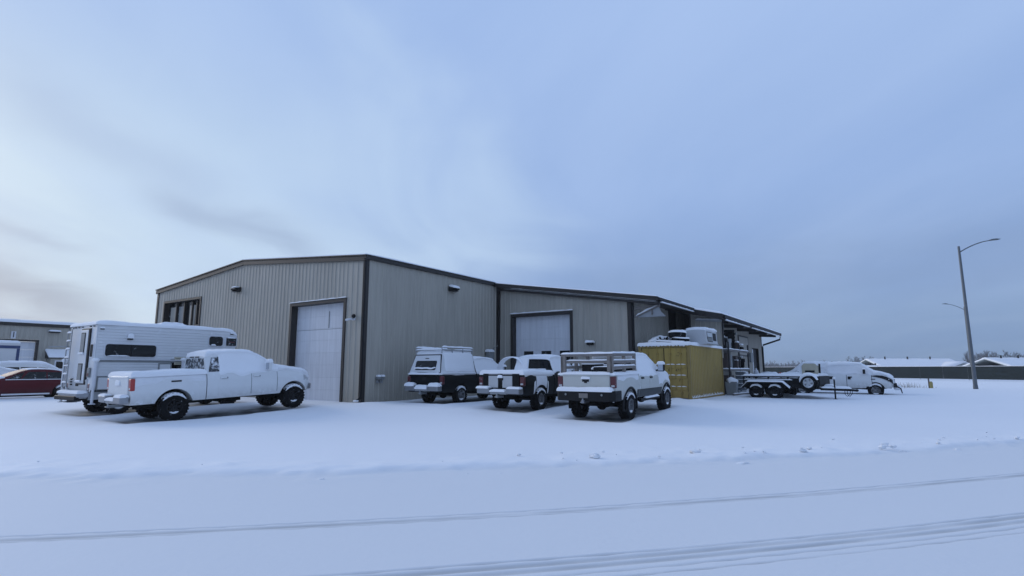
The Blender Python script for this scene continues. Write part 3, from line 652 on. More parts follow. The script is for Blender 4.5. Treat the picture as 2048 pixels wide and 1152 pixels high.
    def snow(s, parent, xa, xb, qa, qb, th, seed=0, amp=.05, nx=None, nq=34, name='snow_cover', m=None, xamp=.03, edge=.10):
        """snow lying on the shell; qa, qb may be functions of x"""
        nx = nx or max(10, int((xb - xa) / .07)); P = np.zeros((nx + 1, nq + 1, 3)); c = lambda f, x: f(x) if callable(f) else f
        for i in range(nx + 1):
            for j in range(nq + 1):
                u, v = i / nx, j / nq
                x = xa + (xb - xa) * u; q0, q1 = c(qa, x), c(qb, x)
                q = q0 + (q1 - q0) * v
                if amp:
                    if q0 > -.99 and v < .3: q += amp * nz(x * 2.2 + seed, 1.7, seed) * (1 - v / .3)
                    if q1 < .99 and v > .7: q -= amp * nz(x * 2.2 + seed, 5.7, seed) * (v - .7) / .3
                x += xamp * nz(q * 4 + seed, 2.2 * x, 3.3) * (1 if .0 < u < 1 else 2)
                x = min(max(x, s.x0), s.x1)
                e = .02; p = s.pt(x, q); xl, xr = max(s.x0, x - e), min(s.x1, x + e)
                t1 = s.pt(xr, q) - s.pt(xl, q); ql, qr = max(-1, q - .02), min(1, q + .02); t2 = s.pt(x, qr) - s.pt(x, ql)
                n = t1.cross(t2)
                n = n.normalized() if n.length > 1e-9 else Vector((0, 0, 1))
                if n.z < -.2: n = -n
                n = (n + Vector((0, 0, .25))).normalized()
                d = min(u * (xb - xa), (1 - u) * (xb - xa), v * 2.4, (1 - v) * 2.4) / edge; d = min(1, d); f = math.sqrt(max(0, 1 - (1 - d) ** 2))
                flat = .35 + .65 * max(0, n.z)
                k = th * f * flat * (1 + .35 * nz(x * 1.6 + seed, q * 4, 1.) + .16 * nz(x * 6, q * 14, seed) + .10 * nz(x * 13, q * 26, seed))
                P[i, j] = p + n * k - n * (.012 if d == 0 else 0)
        return B().grid(P).build(name, m or SNOW, parent, smooth=70)

WHEELC = {}
def wheel_meshes(r, w, rimr, spokes, rm, lug=True, key=None):
    """outer face towards -y"""
    k = (r, w, rimr, spokes, rm.name)
    if k in WHEELC: return WHEELC[k]
    h = w / 2; b = B()
    b.lathe([(rimr, -h * .86), (rimr + .02, -h * .95), (rimr + (r - rimr) * .55, -h), (r - .045, -h * .93), (r - .012, -h * .80), (r - .012, h * .8), (r - .045, h * .93), (rimr + (r - rimr) * .55, h), (rimr + .02, h * .95), (rimr, h * .86)], 'y', n=36)
    b.lathe([(rimr, -h * .86), (rimr, h * .86)], 'y', n=36)
    if lug:
        n = 26
        for i in range(n):
            for row, yy in ((0, -.62), (1, 0.), (0, .62)):
                a = 2 * math.pi * (i + .5 * row) / n; ca, sa = math.cos(a), math.sin(a)
                def P(rr, t, y): return (rr * ca - t * sa, y, rr * sa + t * ca)
                y0, y1 = (yy - .27) * h, (yy + .27) * h; t = .62 * math.pi * r / n
                if yy < -.1: y0 = -h * .97
                if yy > .1: y1 = h * .97
                r0 = r - .035; r1 = r + .004
                b.add([P(r0, -t, y0), P(r0, t, y0), P(r0, t, y1), P(r0, -t, y1), P(r1, -t * .85, y0 * .97), P(r1, t * .85, y0 * .97), P(r1, t * .85, y1 * .97), P(r1, -t * .85, y1 * .97)], [(4, 5, 6, 7), (0, 1, 5, 4), (1, 2, 6, 5), (2, 3, 7, 6), (3, 0, 4, 7)])
    tyre = b.build('tmp', RUBBER, smooth=30); b = B()
    b.lathe([(rimr + .012, -h * .9), (rimr - .01, -h * .92), (rimr - .03, -h * .72), (rimr - .035, -h * .2), (rimr - .05, h * .3), (0, h * .32)], 'y', n=32)
    b.lathe([(0, -h * .52), (.055, -h * .52), (.075, -h * .42), (.085, -h * .15)], 'y', n=16)
    for i in range(spokes):
        a = 2 * math.pi * (i + .25) / spokes; ca, sa = math.cos(a), math.sin(a); wd = .36 * rimr * math.pi / spokes * 1.2
        def P(rr, t, y): return (rr * ca - t * sa, y, rr * sa + t * ca)
        b.add([P(.06, -wd * .7, -h * .42), P(.06, wd * .7, -h * .42), P(rimr - .03, wd * 1.2, -h * .62), P(rimr - .03, -wd * 1.2, -h * .62), P(.06, -wd * .7, -h * .1), P(.06, wd * .7, -h * .1), P(rimr - .03, wd * 1.2, -h * .3), P(rimr - .03, -wd * 1.2, -h * .3)], [(0, 1, 2, 3), (0, 4, 5, 1), (1, 5, 6, 2), (3, 2, 6, 7), (0, 3, 7, 4)])
    for i in range(8):
        a = 2 * math.pi * i / 8; b.tube([(.05 * math.cos(a) * 1.1, -h * .5, .05 * math.sin(a) * 1.1), (.05 * math.cos(a) * 1.1, -h * .6, .05 * math.sin(a) * 1.1)], .01, 6)
    rim = b.build('tmp', rm, smooth=30); b = B()
    P = []
    for i in range(19):
        a = R(32 + 116 * i / 18); e = max(0., min(1, min(i, 18 - i) / 4)) ** .5; row = []
        for (rr, yy) in ((r - .075, -h * 1.0), (r - .05, -h * 1.06), (r - .01, -h * 1.02), (r + .018, -h * .75), (r + .022, -h * .2), (r + .018, h * .5), (r - .01, h * .9)):
            kk = (rr - (r - .03)) * e * (1 + .4 * nz(i * .7, yy * 9, r)) + (r - .03); row.append((kk * math.cos(a), yy * (.93 + .07 * e), kk * math.sin(a)))
        P.append(row)
    b.grid(P); P = []
    for i in range(13):
        a = R(222 + 96 * i / 12); e = max(0., min(1, min(i, 12 - i) / 3)) ** .7
        P.append([((rimr - .012) * math.cos(a), -h * .88, (rimr - .012) * math.sin(a)), ((rimr - .012 - .03 * e) * math.cos(a), -h * .8, (rimr - .012 - .03 * e) * math.sin(a)), ((rimr - .015 - .055 * e) * math.cos(a), -h * .5, (rimr - .015 - .055 * e) * math.sin(a)), ((rimr - .03 - .02 * e) * math.cos(a), -h * .1, (rimr - .03 - .02 * e) * math.sin(a))])
    b.grid(P); sn = b.build('tmp', DUST, smooth=60)
    ms = [o.data for o in (tyre, rim, sn)]
    for o in (tyre, rim, sn): bpy.data.objects.remove(o)
    WHEELC[k] = ms; return ms
def put_wheel(parent, x, y, z, r=.43, w=.30, rimr=.22, spokes=8, rm=None, snow=True, lug=True, steer=0):
    t, ri, sn = wheel_meshes(r, w, rimr, spokes, rm or ALU, lug)
    o = bpy.data.objects.new('wheel', t); COL.objects.link(o); o.parent = parent; o.location = (x, y, z)
    a = random.Random(x * 7 + y).uniform(0, 6)
    left = y > 0
    o.rotation_euler = (0, 0, (math.pi if left else 0) + steer)
    c = bpy.data.objects.new('rim', ri); COL.objects.link(c); c.parent = o; c.rotation_euler = (0, a, 0)
    if snow: d = bpy.data.objects.new('snow_crust', sn); COL.objects.link(d); d.parent = o
    return o
def rr(x0, x1, z0, z1, r=.05, sk0=0, sk1=0):
    """rounded rectangle in (x, z) with optional slanted ends"""
    p = []
    for cx, cz, a in ((x1 - r, z0 + r, -90), (x1 - r + sk1, z1 - r, 0), (x0 + r + sk0, z1 - r, 90), (x0 + r, z0 + r, 180)):
        for k in range(4): t = R(a + 30 * k); p.append((cx + r * math.cos(t), cz + r * math.sin(t)))
    return p

def pickup(t, paint, wb=3.6, hw=1.0, rock=.58, rail=1.43, belt=1.40, roof=2.05, bed=(-1.2, .93), cab=(.96, 2.6, 3.45), nose=4.75, hood=(1.45, 1.30), tr=.43, tw=.30, rimr=.22, spokes=8, rm=None,
           lamp=None, bump='chrome', sn=1., win_side=None, doors=None, rear_win=True, seed=0, arch=.53, handle=None, bedtop=True, lamp_h=(1.0, 1.36), tail_paint=None, snow_side=True, flare=None, snow_hood=True, bed_snow=.09, rside=-.5, wheels=True, mirror=True, roof_q=.34, bsnow=.07, rwm=None, mir_m=None):
    lamp = lamp or REDL; rm = rm or BLACK
    ar = [(0, arch, tr), (wb, arch, tr)]
    b0, b1 = bed; c0, r1, cw = cab
    # bed
    bedS = Shell([(b0, hw - .015), (b0 + .15, hw), (b1, hw)], [(b0, rail), (b1, rail + .02)], [(b0, rail - .05), (b1, rail - .03)], rock, ar, tum=.1, smooth=0, crown=-.02)
    bo = bedS.mesh('bed', paint, t)
    # cab, hood and fenders in one shell
    top = [(c0, roof - .10), (c0 + .12, roof - .035), (c0 + .5, roof), ((c0 + r1) / 2, roof + .01), (r1 - .1, roof - .02), (r1 + .12, roof - .07), (cw, hood[0] + .03), (cw + .25, hood[0]), (nose - .45, hood[1] + .03), (nose - .12, hood[1] - .06), (nose, hood[1] - .26)]
    cs = Shell([(c0, hw), (cw, hw), (nose - .7, hw - .01), (nose - .25, hw - .07), (nose, hw - .2)], top, [(c0, belt), (cw, belt - .02), (cw + .3, hood[0] - .06), (nose - .4, hood[1] - .05), (nose, hood[1] - .3)], [(c0, rock), (wb - .6, rock), (wb + .6, rock + .02), (nose, rock + .08)], ar, tum=.36)
    co = cs.mesh('cab', paint, t)
    # doors (thin panels proud of the shell), glass
    ds = doors or [(c0 + .1, c0 + 1.05), (c0 + 1.07, cw - .05)]
    for sg in (-1, 1):
        for i, (d0, d1) in enumerate(ds):
            dd = cs.side('door', paint, t, rr(d0, d1, rock + .1, belt - .005, .05), sg, .007, .03)
            hx = d0 + .12 if i < len(ds) else d0
            hh = cs.side('handle', handle or paint, dd, rr(d0 + .05, d0 + .26, belt - .17, belt - .11, .02), sg, .035, .04)
            wz1 = min(roof - .13, belt + .5)
            sk = .0
            if i == len(ds) - 1: poly = rr(d0 + .03, r1 + .10, belt + .03, wz1, .05, .05, -.02); poly = [(x if x < r1 - .05 else x + (wz1 - z) * 1.05, z) for x, z in poly]
            else: poly = rr(d0 + .04, d1 - .02, belt + .03, wz1, .06, .06 if i == 0 else 0, 0)
            cs.side('side_window', GLASS, t, poly, sg, .004, .02)
    if rear_win:
        wq = (hw - .03) - .36 * (roof - .25 - belt)
        B().prism([(-wq + .05, belt + .06), (wq - .05, belt + .06), (wq - .17, roof - .15), (-wq + .17, roof - .15)], 'x', c0 - .006, c0 + .02).build('rear_window', rwm or GLASS, t, smooth=0)
    # windscreen
    P = [[cs.pt(r1 + .16 + (cw - r1 - .22) * i / 6, q) + Vector((-.004, 0, .008)) for q in np.linspace(-.30, .30, 9)] for i in range(7)]
    B().grid(P).build('windscreen', GLASS, t, smooth=60)
    # tailgate and lamps
    tg = B().box(b0 - .035, b0 + .02, -hw + .19, hw - .19, rock + .26, rail - .01).build('tailgate', tail_paint or paint, t, smooth=0, bevel=.012)
    B().box(b0 - .045, b0 - .03, -hw + .24, hw - .24, rail - .09, rail - .03).build('tailgate_lip', tail_paint or paint, tg, smooth=0, bevel=.008)
    B().box(b0 - .05, b0 - .03, -.12, .12, rail - .25, rail - .15).build('tailgate_handle', BLACK, tg, smooth=0, bevel=.01)
    for sg in (-1, 1):
        y0, y1 = sorted((sg * (hw - .18), sg * (hw + .004)))
        l = B().box(b0 - .022, b0 + .10, y0, y1, *lamp_h).build('tail_lamp', lamp, t, smooth=0, bevel=.025, seg=2)
        B().box(b0 - .026, b0 + .05, y0 + .03, y1 - .03, lamp_h[0] + .03, lamp_h[0] + .10).build('reverse_lens', STRIPE, l, smooth=0, bevel=.01)
        cs.side('head_lamp', STRIPE, t, rr(nose - .32, nose - .05, hood[1] - .34, hood[1] - .14, .03), sg, .006, .05)
    # bumpers
    zb = rock + .06
    if bump == 'chrome':
        for sg in (-1, 1):
            bb = B(); y0, y1 = sorted((sg * .36, sg * (hw - .0))); bb.prism([(b0 - .26, y0 + (0 if sg > 0 else .0)), (b0 - .26, y1 - (.0 if sg < 0 else .08)), (b0 - .05, y1), (b0 - .05, y0)] if sg > 0 else [(b0 - .26, y0 + .08), (b0 - .26, y1), (b0 - .05, y1), (b0 - .05, y0)], 'z', zb, zb + .21)
            bm_ = bb.build('rear_bumper', CHROME, t, smooth=0, bevel=.025, seg=2)
        B().box(b0 - .24, b0 - .05, -.36, .36, zb - .02, zb + .10).build('bumper_step', STEEL, bm_, smooth=0, bevel=.02)
        for sg in (-1, 1): B().slab(b0 - .27, b0 - .03, *sorted((sg * .4, sg * (hw - .03))), zb + .20, bsnow, seed + sg, e=.10).build('bumper_snow', SNOW, bm_, smooth=60)
        B().slab(b0 - .27, b0 - .03, -.33, .35, zb + .09, bsnow, seed + 5, e=.12).build('bumper_snow', SNOW, bm_, smooth=60)
    else:
        bm_ = B().prism([(b0 - .22, -hw + .12), (b0 - .06, -hw - .01), (b0 + .42, -hw - .01), (b0 + .42, -hw + .1), (b0 - .02, -hw + .16), (b0 - .02, hw - .16), (b0 + .42, hw - .1), (b0 + .42, hw + .01), (b0 - .06, hw + .01), (b0 - .22, hw - .12)], 'z', zb - .08, zb + .24).build('rear_bumper', BLACK, t, smooth=0, bevel=.02)
        B().box(b0 - .23, b0 - .2, -.15, .15, zb + .02, zb + .16).build('number_plate', WOOD, bm_, smooth=0)
        B().slab(b0 - .24, b0 + .0, -hw + .06, hw - .06, zb + .235, .13 * sn, seed + 5, e=.09).build('bumper_snow', SNOW, bm_, smooth=60)
        for y in (-.62, .62): B().lathe([(0, -.012), (.03, -.01), (.035, 0)], 'x', (b0 - .225, y, zb + .12), 12).build('bumper_lamp', GREYP, bm_)
    hb = B(); hb.box(b0 - .28, b0 + .1, -.05, .05, zb - .14, zb - .05); hb.box(b0 - .33, b0 - .2, -.07, .07, zb - .12, zb - .09); hb.lathe([(0, .10), (.02, .098), (.028, .07), (.02, .04), (.02, 0)], 'z', (b0 - .27, 0, zb - .09), 10); hb.build('tow_hitch', CHROME if bump != 'chrome' else STEEL, t, bevel=.006)
    fb_ = B(); fb_.prism([(nose - .06, -hw + .1), (nose + .1, -hw + .24), (nose + .1, hw - .24), (nose - .06, hw - .1)], 'z', rock + .06, rock + .28); fb_.build('front_bumper', CHROME if bump == 'chrome' else BLACK, t, smooth=0, bevel=.025)
    B().box(nose - .03, nose + .02, -hw + .42, hw - .42, hood[1] - .52, hood[1] - .2).build('grille', BLACK, t, smooth=0, bevel=.02)
    # running gear
    ch = B(); zc = tr
    ch.box(b0 + .1, nose - .15, -.48, -.38, zc + .12, zc + .28); ch.box(b0 + .1, nose - .15, .38, .48, zc + .12, zc + .28)
    ch.box(b0 + .15, nose - .2, -.62, .62, zc + .28, max(rock + .32, zc + .4)); ch.box(c0 + .1, cw, -.8, .8, rock + .02, rock + .1)
    for xx in (0, wb):
        ch.tube([(xx, -hw + .2, zc), (xx, hw - .2, zc)], .055, 8); ch.blob((xx, .05, zc), .17, (1, 1, 1), xx, .05)
        for sg in (-1, 1): ch.beam((xx - .6, sg * .43, zc + .15), (xx, sg * .43, zc + .03), .07, .05); ch.beam((xx, sg * .43, zc + .03), (xx + .6, sg * .43, zc + .15), .07, .05)
    ch.tube([(0, 0, zc + .02), (wb * .55, .05, zc + .12), (wb, .15, zc + .03)], .045, 8)
    ch.box(.75, 1.9, .15, .6, zc, zc + .3); ch.box(1.7, 2.4, -.3, .25, zc - .02, zc + .25); ch.tube([(b0 + .2, -.55, zc + .05), (.5, -.6, zc + .1), (1.8, -.35, zc + .08)], .05, 8)
    ch.lathe([(0, -.10), (.22, -.10), (.34, -.08), (.37, 0), (.34, .08), (.22, .10), (0, .10)], 'z', (b0 + .52, 0, zc + .13), 20)
    ch.build('chassis', CHASSIS, t, smooth=30)
    if flare:
        for xx in (0, wb):
            for sg in (-1, 1):
                P = []
                for k in range(21):
                    a = R(-12 + 204 * k / 20); row = []
                    S_ = bedS if xx == 0 else cs
                    for rad, o in ((arch - .01, -.05), (arch - .005, .03), (arch + .03, .028), (arch + .055, .002)):
                        x, z = xx + rad * math.cos(a), tr + rad * math.sin(a); yy = S_.y_at(x, max(z, S_.zb(x) if abs(x - xx) > arch else z)) + o
                        row.append((x, sg * yy, z))
                    P.append(row)
                B().grid(P).build('fender_flare', flare, t, smooth=40)
    if wheels:
        for xx in (0, wb):
            for sg in (-1, 1): put_wheel(t, xx, sg * (hw - tw / 2 - .0), tr, tr, tw, rimr, spokes, rm)
    if mirror:
        for sg in (-1, 1):
            y = cs.y_at(cw - .35, belt + .05); b = B(); b.box(cw - .48, cw - .36, *sorted((sg * (y + .10), sg * (y + .32))), belt + .04, belt + .32); b.beam((cw - .42, sg * (y - .02), belt + .06), (cw - .42, sg * (y + .12), belt + .1), .05, .06)
            mo = b.build('mirror', mir_m or BLACK, t, smooth=0, bevel=.03, seg=2)
            B().box(cw - .488, cw - .478, *sorted((sg * (y + .12), sg * (y + .30))), belt + .07, belt + .29).build('mirror_glass', MIRG, mo, smooth=0)
            if sn: B().slab(cw - .5, cw - .34, *sorted((sg * (y + .08), sg * (y + .34))), belt + .31, .09 * sn, seed, e=.06, jit=.01).build('snow_cap', SNOW, mo, smooth=60)
    # snow
    if sn:
        cs.snow(t, c0 - .0, r1 + .12, -roof_q, roof_q, .10 * sn, seed, amp=.03)
        cs.snow(t, r1 - .1, cw + .2, -.37, .37, .07 * sn, seed + 1, amp=.05)
        if snow_hood: cs.snow(t, cw - .05, nose - .02, -.62, .62, .09 * sn, seed + 2, amp=.10)
        if bed_snow: B().slab(b0 - .02, b1 + .02, -hw + .0, hw - .0, rail - .03, bed_snow + .03, seed + 3, e=.12, jit=.015).build('bed_snow', SNOW, t, smooth=70)
    return dict(bed=bedS, cab=cs, tg=tg, c0=c0, hw=hw, rail=rail, belt=belt, roof=roof, b0=b0, b1=b1, r1=r1, cw=cw, nose=nose, tr=tr, wb=wb)

# ---- white crew-cab pickup in front
t = thing('pickup_truck', 'long white crew-cab pickup buried in snow, in front of the camper', 'pickup truck', (-11.31, 18.15, .0), 52.5, 'pickup trucks parked by the warehouse', pitch=2.6)
p = pickup(t, WHITEP, wb=4.05, seed=1, cab=(.96, 2.55, 3.42), nose=4.78, hood=(1.47, 1.33), roof=2.06, rm=BLACK, mir_m=WHITEP, rwm=FROSTG, doors=[(1.32, 2.42), (2.44, 3.36)], sn=1.15, arch=.56, rail=1.45, bed_snow=.12)
cs = p['cab']
cs.side('quarter_window', FROSTG, t, [(1.02, 1.46), (1.40, 1.46), (1.40, 1.95), (1.16, 1.93)], -1, .006, .02)
for sg in (-1, 1): cs.snow(t, 1.36, 3.05, *((-.73, -.30) if sg < 0 else (.30, .73)), .05, 20 + sg, amp=.05, nq=20, edge=.15, name='side_snow')
cs.snow(t, 2.6, 3.5, -.66, -.30, .05, 31, amp=.05, nq=20, name='side_snow')
p['bed'].snow(t, -1.15, .93, -.80, -.40, .035, 33, amp=.04, nq=14, name='side_snow', m=DUST)
B().slab(1.0, 1.25, .1, .5, 2.12, .02, 3).build('roof_marker_snow', SNOW, t, smooth=60)
for y in (-.2, .2): B().box(.93, .965, y - .14, y + .14, 1.94, 1.97).build('stop_lamp', BLACK, t, smooth=0, bevel=.008)
B().slab(-1.27, -1.21, -.2, .15, 1.18, .14, 6, e=.05).build('handle_snow', SNOW, t, smooth=60)
for x in (2.43, 3.38): cs.side('door_seam', GREYP, t, rr(x - .008, x + .008, .66, 1.36, .005), -1, .010, .02)
for x in (1.42, 2.54): cs.side('door_handle', GREYP, t, rr(x, x + .2, 1.22, 1.27, .015), -1, .03, .04)
p['bed'].side('badge', BLACKT, t, rr(-.12, .18, 1.20, 1.25, .015), -1, .006, .01)

# ---- pickup under the camper
t = thing('pickup_truck', 'pickup carrying the white camper, hidden behind the long white truck', 'pickup truck', (-14.5, 20.1, .04), 56, 'pickup trucks parked by the warehouse', pitch=1.6)
p = pickup(t, STRIPE, wb=3.9, seed=9, rock=.55, rail=1.25, belt=1.3, roof=1.9, bed=(-.9, 1.3), cab=(1.33, 2.6, 3.35), nose=4.6, hood=(1.3, 1.2), tr=.39, tw=.26, rimr=.21, rm=ALU, arch=.47, bed_snow=0, lamp=DREDL, lamp_h=(.85, 1.1), sn=.8)

# ---- black pickup with snow-covered cap and rack
t = thing('pickup_truck', 'black pickup with snow-covered bed cap and roof rack beside the tan wall', 'pickup truck', (-2.91, 23.93, .16), 56, 'pickup trucks parked by the warehouse')
p = pickup(t, BLACKP, wb=3.9, hw=.98, rock=.50, rail=1.22, belt=1.25, roof=1.88, bed=(-1.2, 1.05), cab=(1.08, 2.5, 3.3), nose=4.65, hood=(1.25, 1.15), tr=.37, tw=.25, rimr=.22, spokes=6, rm=ALU, lamp=DREDL, lamp_h=(.82, 1.16), arch=.45, bed_snow=0, bsnow=.14, seed=4, rear_win=False, sn=1., tail_paint=BLACKP)
cs = p['cab']
for sg in (-1, 1): cs.snow(t, 1.1, 3.2, *((-.72, -.3) if sg < 0 else (.3, .72)), .04, 20 + sg, amp=.04, nq=18, name='side_snow')
capS = Shell([(-1.22, .97), (1.02, .97)], [(-1.22, 1.30), (-1.10, 1.72), (-.98, 2.06), (-.6, 2.12), (.6, 2.12), (1.0, 2.10)], [(-1.22, 1.28), (-1.0, 1.30), (1.02, 1.30)], 1.205, [], tum=.20, smooth=1, rcorner=.09)
cap = capS.mesh('bed_cap', CAMPW, t)
for sg in (-1, 1): capS.snow(t, -.95, 1.0, *((-.70, -.26) if sg < 0 else (.26, .70)), .03, 40 + sg, amp=.02, nq=14, name='cap_snow')
def slopeface(y, z): return -1.215 + (z - 1.30) * .285
def rearpoly(pts, off, th, name, m, par):
    b = B(); n = len(pts); f = [(slopeface(y, z) - off, y, z) for y, z in pts]; g = [(slopeface(y, z) - off + th, y, z) for y, z in pts]
    b.add(f + g, [tuple(range(n)), tuple(range(n, 2 * n))[::-1]] + [(i, (i + 1) % n, n + (i + 1) % n, n + i) for i in range(n)]); return b.build(name, m, par, smooth=0, bevel=.006)
rearpoly([(-.88, 1.29), (.88, 1.29), (.72, 2.04), (-.72, 2.04)], .012, .03, 'door_gasket', BLACK, cap)
rearpoly([(-.84, 1.31), (.84, 1.31), (.68, 2.0), (-.68, 2.0)], .03, .04, 'lift_door', CAMPW, cap)
w = rearpoly(rr(-.58, .58, 1.40, 1.78, .07), .036, .02, 'rear_window', GLASS, cap)
B().slab(-1.28, -1.14, -.56, .56, 0, .05, 12, zf=lambda x, y: 1.42 + .12 * nz(y * 2, 3, 1) + .05).build('window_snow', SNOW, w, smooth=60)
B().slab(-1.30, -1.14, -.8, .8, 1.235, .07, 14).build('tailgate_snow', SNOW, t, smooth=60)
rearpoly(rr(-.10, .10, 1.86, 1.89, .01), .045, .02, 'stop_lamp', BLACK, cap)
b = B()
for y in (-.72, .72): b.tube([(-1.0, y, 2.22), (1.02, y, 2.22)], .022, 6); b.tube([(-1.0, y, 2.32), (1.02, y, 2.32)], .022, 6)
for x in (-1.0, -.35, .35, 1.0):
    b.tube([(x, -.72, 2.22), (x, .72, 2.22)], .02, 6)
    for y in (-.72, .72): b.tube([(x, y, 2.08), (x, y, 2.32)], .02, 6)
rk = b.build('roof_rack', STEEL, t)
b = B()
for y in (-.72, .72): b.snowbar((-1.02, y, 2.33), (1.04, y, 2.33), .07, .06, 3)
for x in (-1.0, 1.0): b.snowbar((x, -.74, 2.23), (x, .74, 2.23), .07, .08, 5)
b.build('rack_snow', SNOW, rk, smooth=60)
capS.snow(t, -1.0, 1.0, -.27, .27, .11, 45, amp=.01, name='cap_snow')
p['bed'].snow(t, -.55, .2, -.62, -.34, .03, 47, amp=.15, nq=12, name='side_snow', xamp=.12)
B().tube([(.95, -1.02, .52), (2.2, -1.02, .52)], .05, 8).build('running_board', BLACK, t); B().snowbar((1.0, -1.02, .56), (2.1, -1.02, .56), .12, .05, 3).build('step_snow', SNOW, t, smooth=60)

# ---- black pickup with silver tailgate stripes
t = thing('pickup_truck', 'black pickup with two wide silver stripes down its tailgate', 'pickup truck', (.28, 21.2, .10), 56, 'pickup trucks parked by the warehouse')
p = pickup(t, BLACKP, wb=3.7, hw=.99, rock=.56, rail=1.34, belt=1.34, roof=1.95, bed=(-1.2, .95), cab=(.98, 2.1, 2.95), nose=4.5, hood=(1.36, 1.24), tr=.40, tw=.30, rimr=.2, spokes=8, rm=ALU, lamp=DREDL, lamp_h=(.90, 1.22), arch=.50, seed=6, doors=[(1.1, 2.9)], bed_snow=.12)
for y in (.33, -.29): B().box(-1.242, -1.2, y - .215, y + .215, .83, 1.325).build('silver_stripe', STRIPE, p['tg'], smooth=0, bevel=.008)
B().slab(-1.28, -1.2, -.08, .12, 1.20, .1, 8, e=.05).build('handle_snow', SNOW, t, smooth=60)
p['bed'].snow(t, -1.12, .93, -.73, -.40, .03, 51, amp=.05, nq=14, name='side_snow', m=DUST)
for a0, a1, qq in ((-.50, -.40, -.80), (-.40, .40, -.70), (.40, .50, -.80)):
    p['bed'].snow(t, a0, a1, (lambda x: -.995), qq, .035, 53 + a0, amp=.0, nq=10, name='arch_snow', m=DUST, xamp=.05)
cs = p['cab']; cs.snow(t, 1.0, 2.9, -.70, -.3, .035, 57, amp=.05, nq=16, name='side_snow')
B().slab(.92, .985, -.62, .62, 1.40, .12, 9, e=.04).build('rear_window_snow', SNOW, t, smooth=60)
B().box(.955, .975, -.14, .14, 1.84, 1.87).build('stop_lamp', BLACK, t, smooth=0)
# snow-covered load in its bed
b = B(); P = []
for i in range(13):
    a = math.pi * i / 12; row = []
    for j, x in enumerate((-.05, .0, .28, .33)): row.append((x, .42 + .62 * math.cos(a) * (1 if 0 < j < 3 else .96), 1.36 + (.62 * math.sin(a) ** .7) * (1 if 0 < j < 3 else .95)))
    P.append(row)
b.grid(P); ld = b.build('snowy_hoop', SNOW, None, smooth=60)
tag(ld, 'snow-covered rounded hoop standing in the bed of the striped black pickup', 'truck load'); ld.location = t.location; ld.rotation_euler = t.rotation_euler
b = B(); b.add([(-.16, .18, 1.40), (-.16, -.42, 1.40), (.12, -.34, 1.92), (.12, .16, 1.96), (-.02, .2, 1.40), (-.02, -.42, 1.40), (.2, -.34, 1.90), (.2, .16, 1.94)], [(0, 1, 2, 3), (4, 7, 6, 5), (0, 3, 7, 4), (1, 5, 6, 2), (2, 6, 7, 3), (0, 4, 5, 1)])
o = b.build('leaning_board', DUST, None, smooth=40, bevel=.05, seg=3); tag(o, 'snow-crusted flat board leaning beside the hoop in the striped pickup', 'board'); o.location = t.location; o.rotation_euler = t.rotation_euler

# ---- pewter pickup with stake rack
t = thing('pickup_truck', 'pewter lifted pickup with a weathered stake rack on its bed, nearest the container', 'pickup truck', (3.02, 18.59, .0), 56, 'pickup trucks parked by the warehouse', pitch=1.2)
p = pickup(t, SILVERP, wb=3.56, hw=1.0, rock=.66, rail=1.48, belt=1.42, roof=2.05, bed=(-1.2, .78), cab=(.80, 2.2, 3.05), nose=4.32, hood=(1.46, 1.30), tr=.43, tw=.31, rimr=.22, spokes=8, rm=ALU, bump='steel', lamp=DREDL, lamp_h=(1.04, 1.40), arch=.56, seed=8, doors=[(.92, 1.72), (1.74, 2.98)], flare=BLACK, bed_snow=.05, handle=BLACK)
cs = p['cab']
for sg in (-1, 1): cs.snow(t, .85, 3.0, *((-.74, -.3) if sg < 0 else (.3, .74)), .035, 60 + sg, amp=.06, nq=20, name='side_snow')
cs.snow(t, 2.6, 4.2, -.86, -.5, .03, 65, amp=.12, nq=16, name='fender_snow', m=DUST)
p['bed'].snow(t, -1.0, .76, -.80, -.40, .03, 66, amp=.06, nq=14, name='side_snow', m=DUST)
for sg in (-1, 1):
    p['bed'].side('lower_cladding', CHARP, t, [(.58, .67), (.77, .67), (.77, .92), (.57, .92)], sg, .012, .03)
    cs.side('lower_cladding', CHARP, t, [(.82, .67), (2.98, .67), (2.98, .90), (.82, .92)], sg, .014, .03)
b = B(); b.tube([(.8, -.98, .56), (2.6, -.98, .56)], .05, 8); b.tube([(.8, .98, .56), (2.6, .98, .56)], .05, 8)
for x in (1.0, 2.4): b.tube([(x, -.98, .56), (x, -.5, .66)], .03, 6)
sb = b.build('running_board', BLACK, t); B().snowbar((1.2, -.99, .60), (2.55, -.99, .60), .14, .06, 3).build('step_snow', SNOW, sb, smooth=60)
text('badge_lettering', '4X4', .085, BLACKT, p['tg'], (-1.24, -.58, 1.02), (R(90), 0, R(-90)), .004)
B().box(-1.243, -1.2, .56, .78, 1.02, 1.05).build('badge', BLACKT, p['tg'], smooth=0); B().box(-1.243, -1.2, -.52, -.36, 1.06, 1.08).build('badge', CHROME, p['tg'], smooth=0)
B().prism([(-.045, 1.19), (.045, 1.19), (.055, 1.23), (.03, 1.25), (.03, 1.28), (-.03, 1.28), (-.03, 1.25), (-.055, 1.23)], 'x', -1.246, -1.23).build('emblem', BLACKT, p['tg'], smooth=0)
B().slab(-1.26, -1.2, -.16, .16, 1.33, .06, 6, e=.04).build('handle_snow', SNOW, t, smooth=60)
rkk = bx('stake_rack', WOOD, t, -1.17, -1.09, -.9, .9, 2.02, 2.10)
for y in (-.86, .86): 
    for x in (-1.13, -.18, .70): bx('rack_post', WOOD, rkk, x - .06, x + .06, y - .045, y + .045, 1.46, 2.02)
bx('rack_post', WOOD, rkk, -1.19, -1.08, -.9, -.72, 1.48, 2.04); bx('rack_post', WOOD, rkk, -1.19, -1.08, .74, .9, 1.48, 2.04)
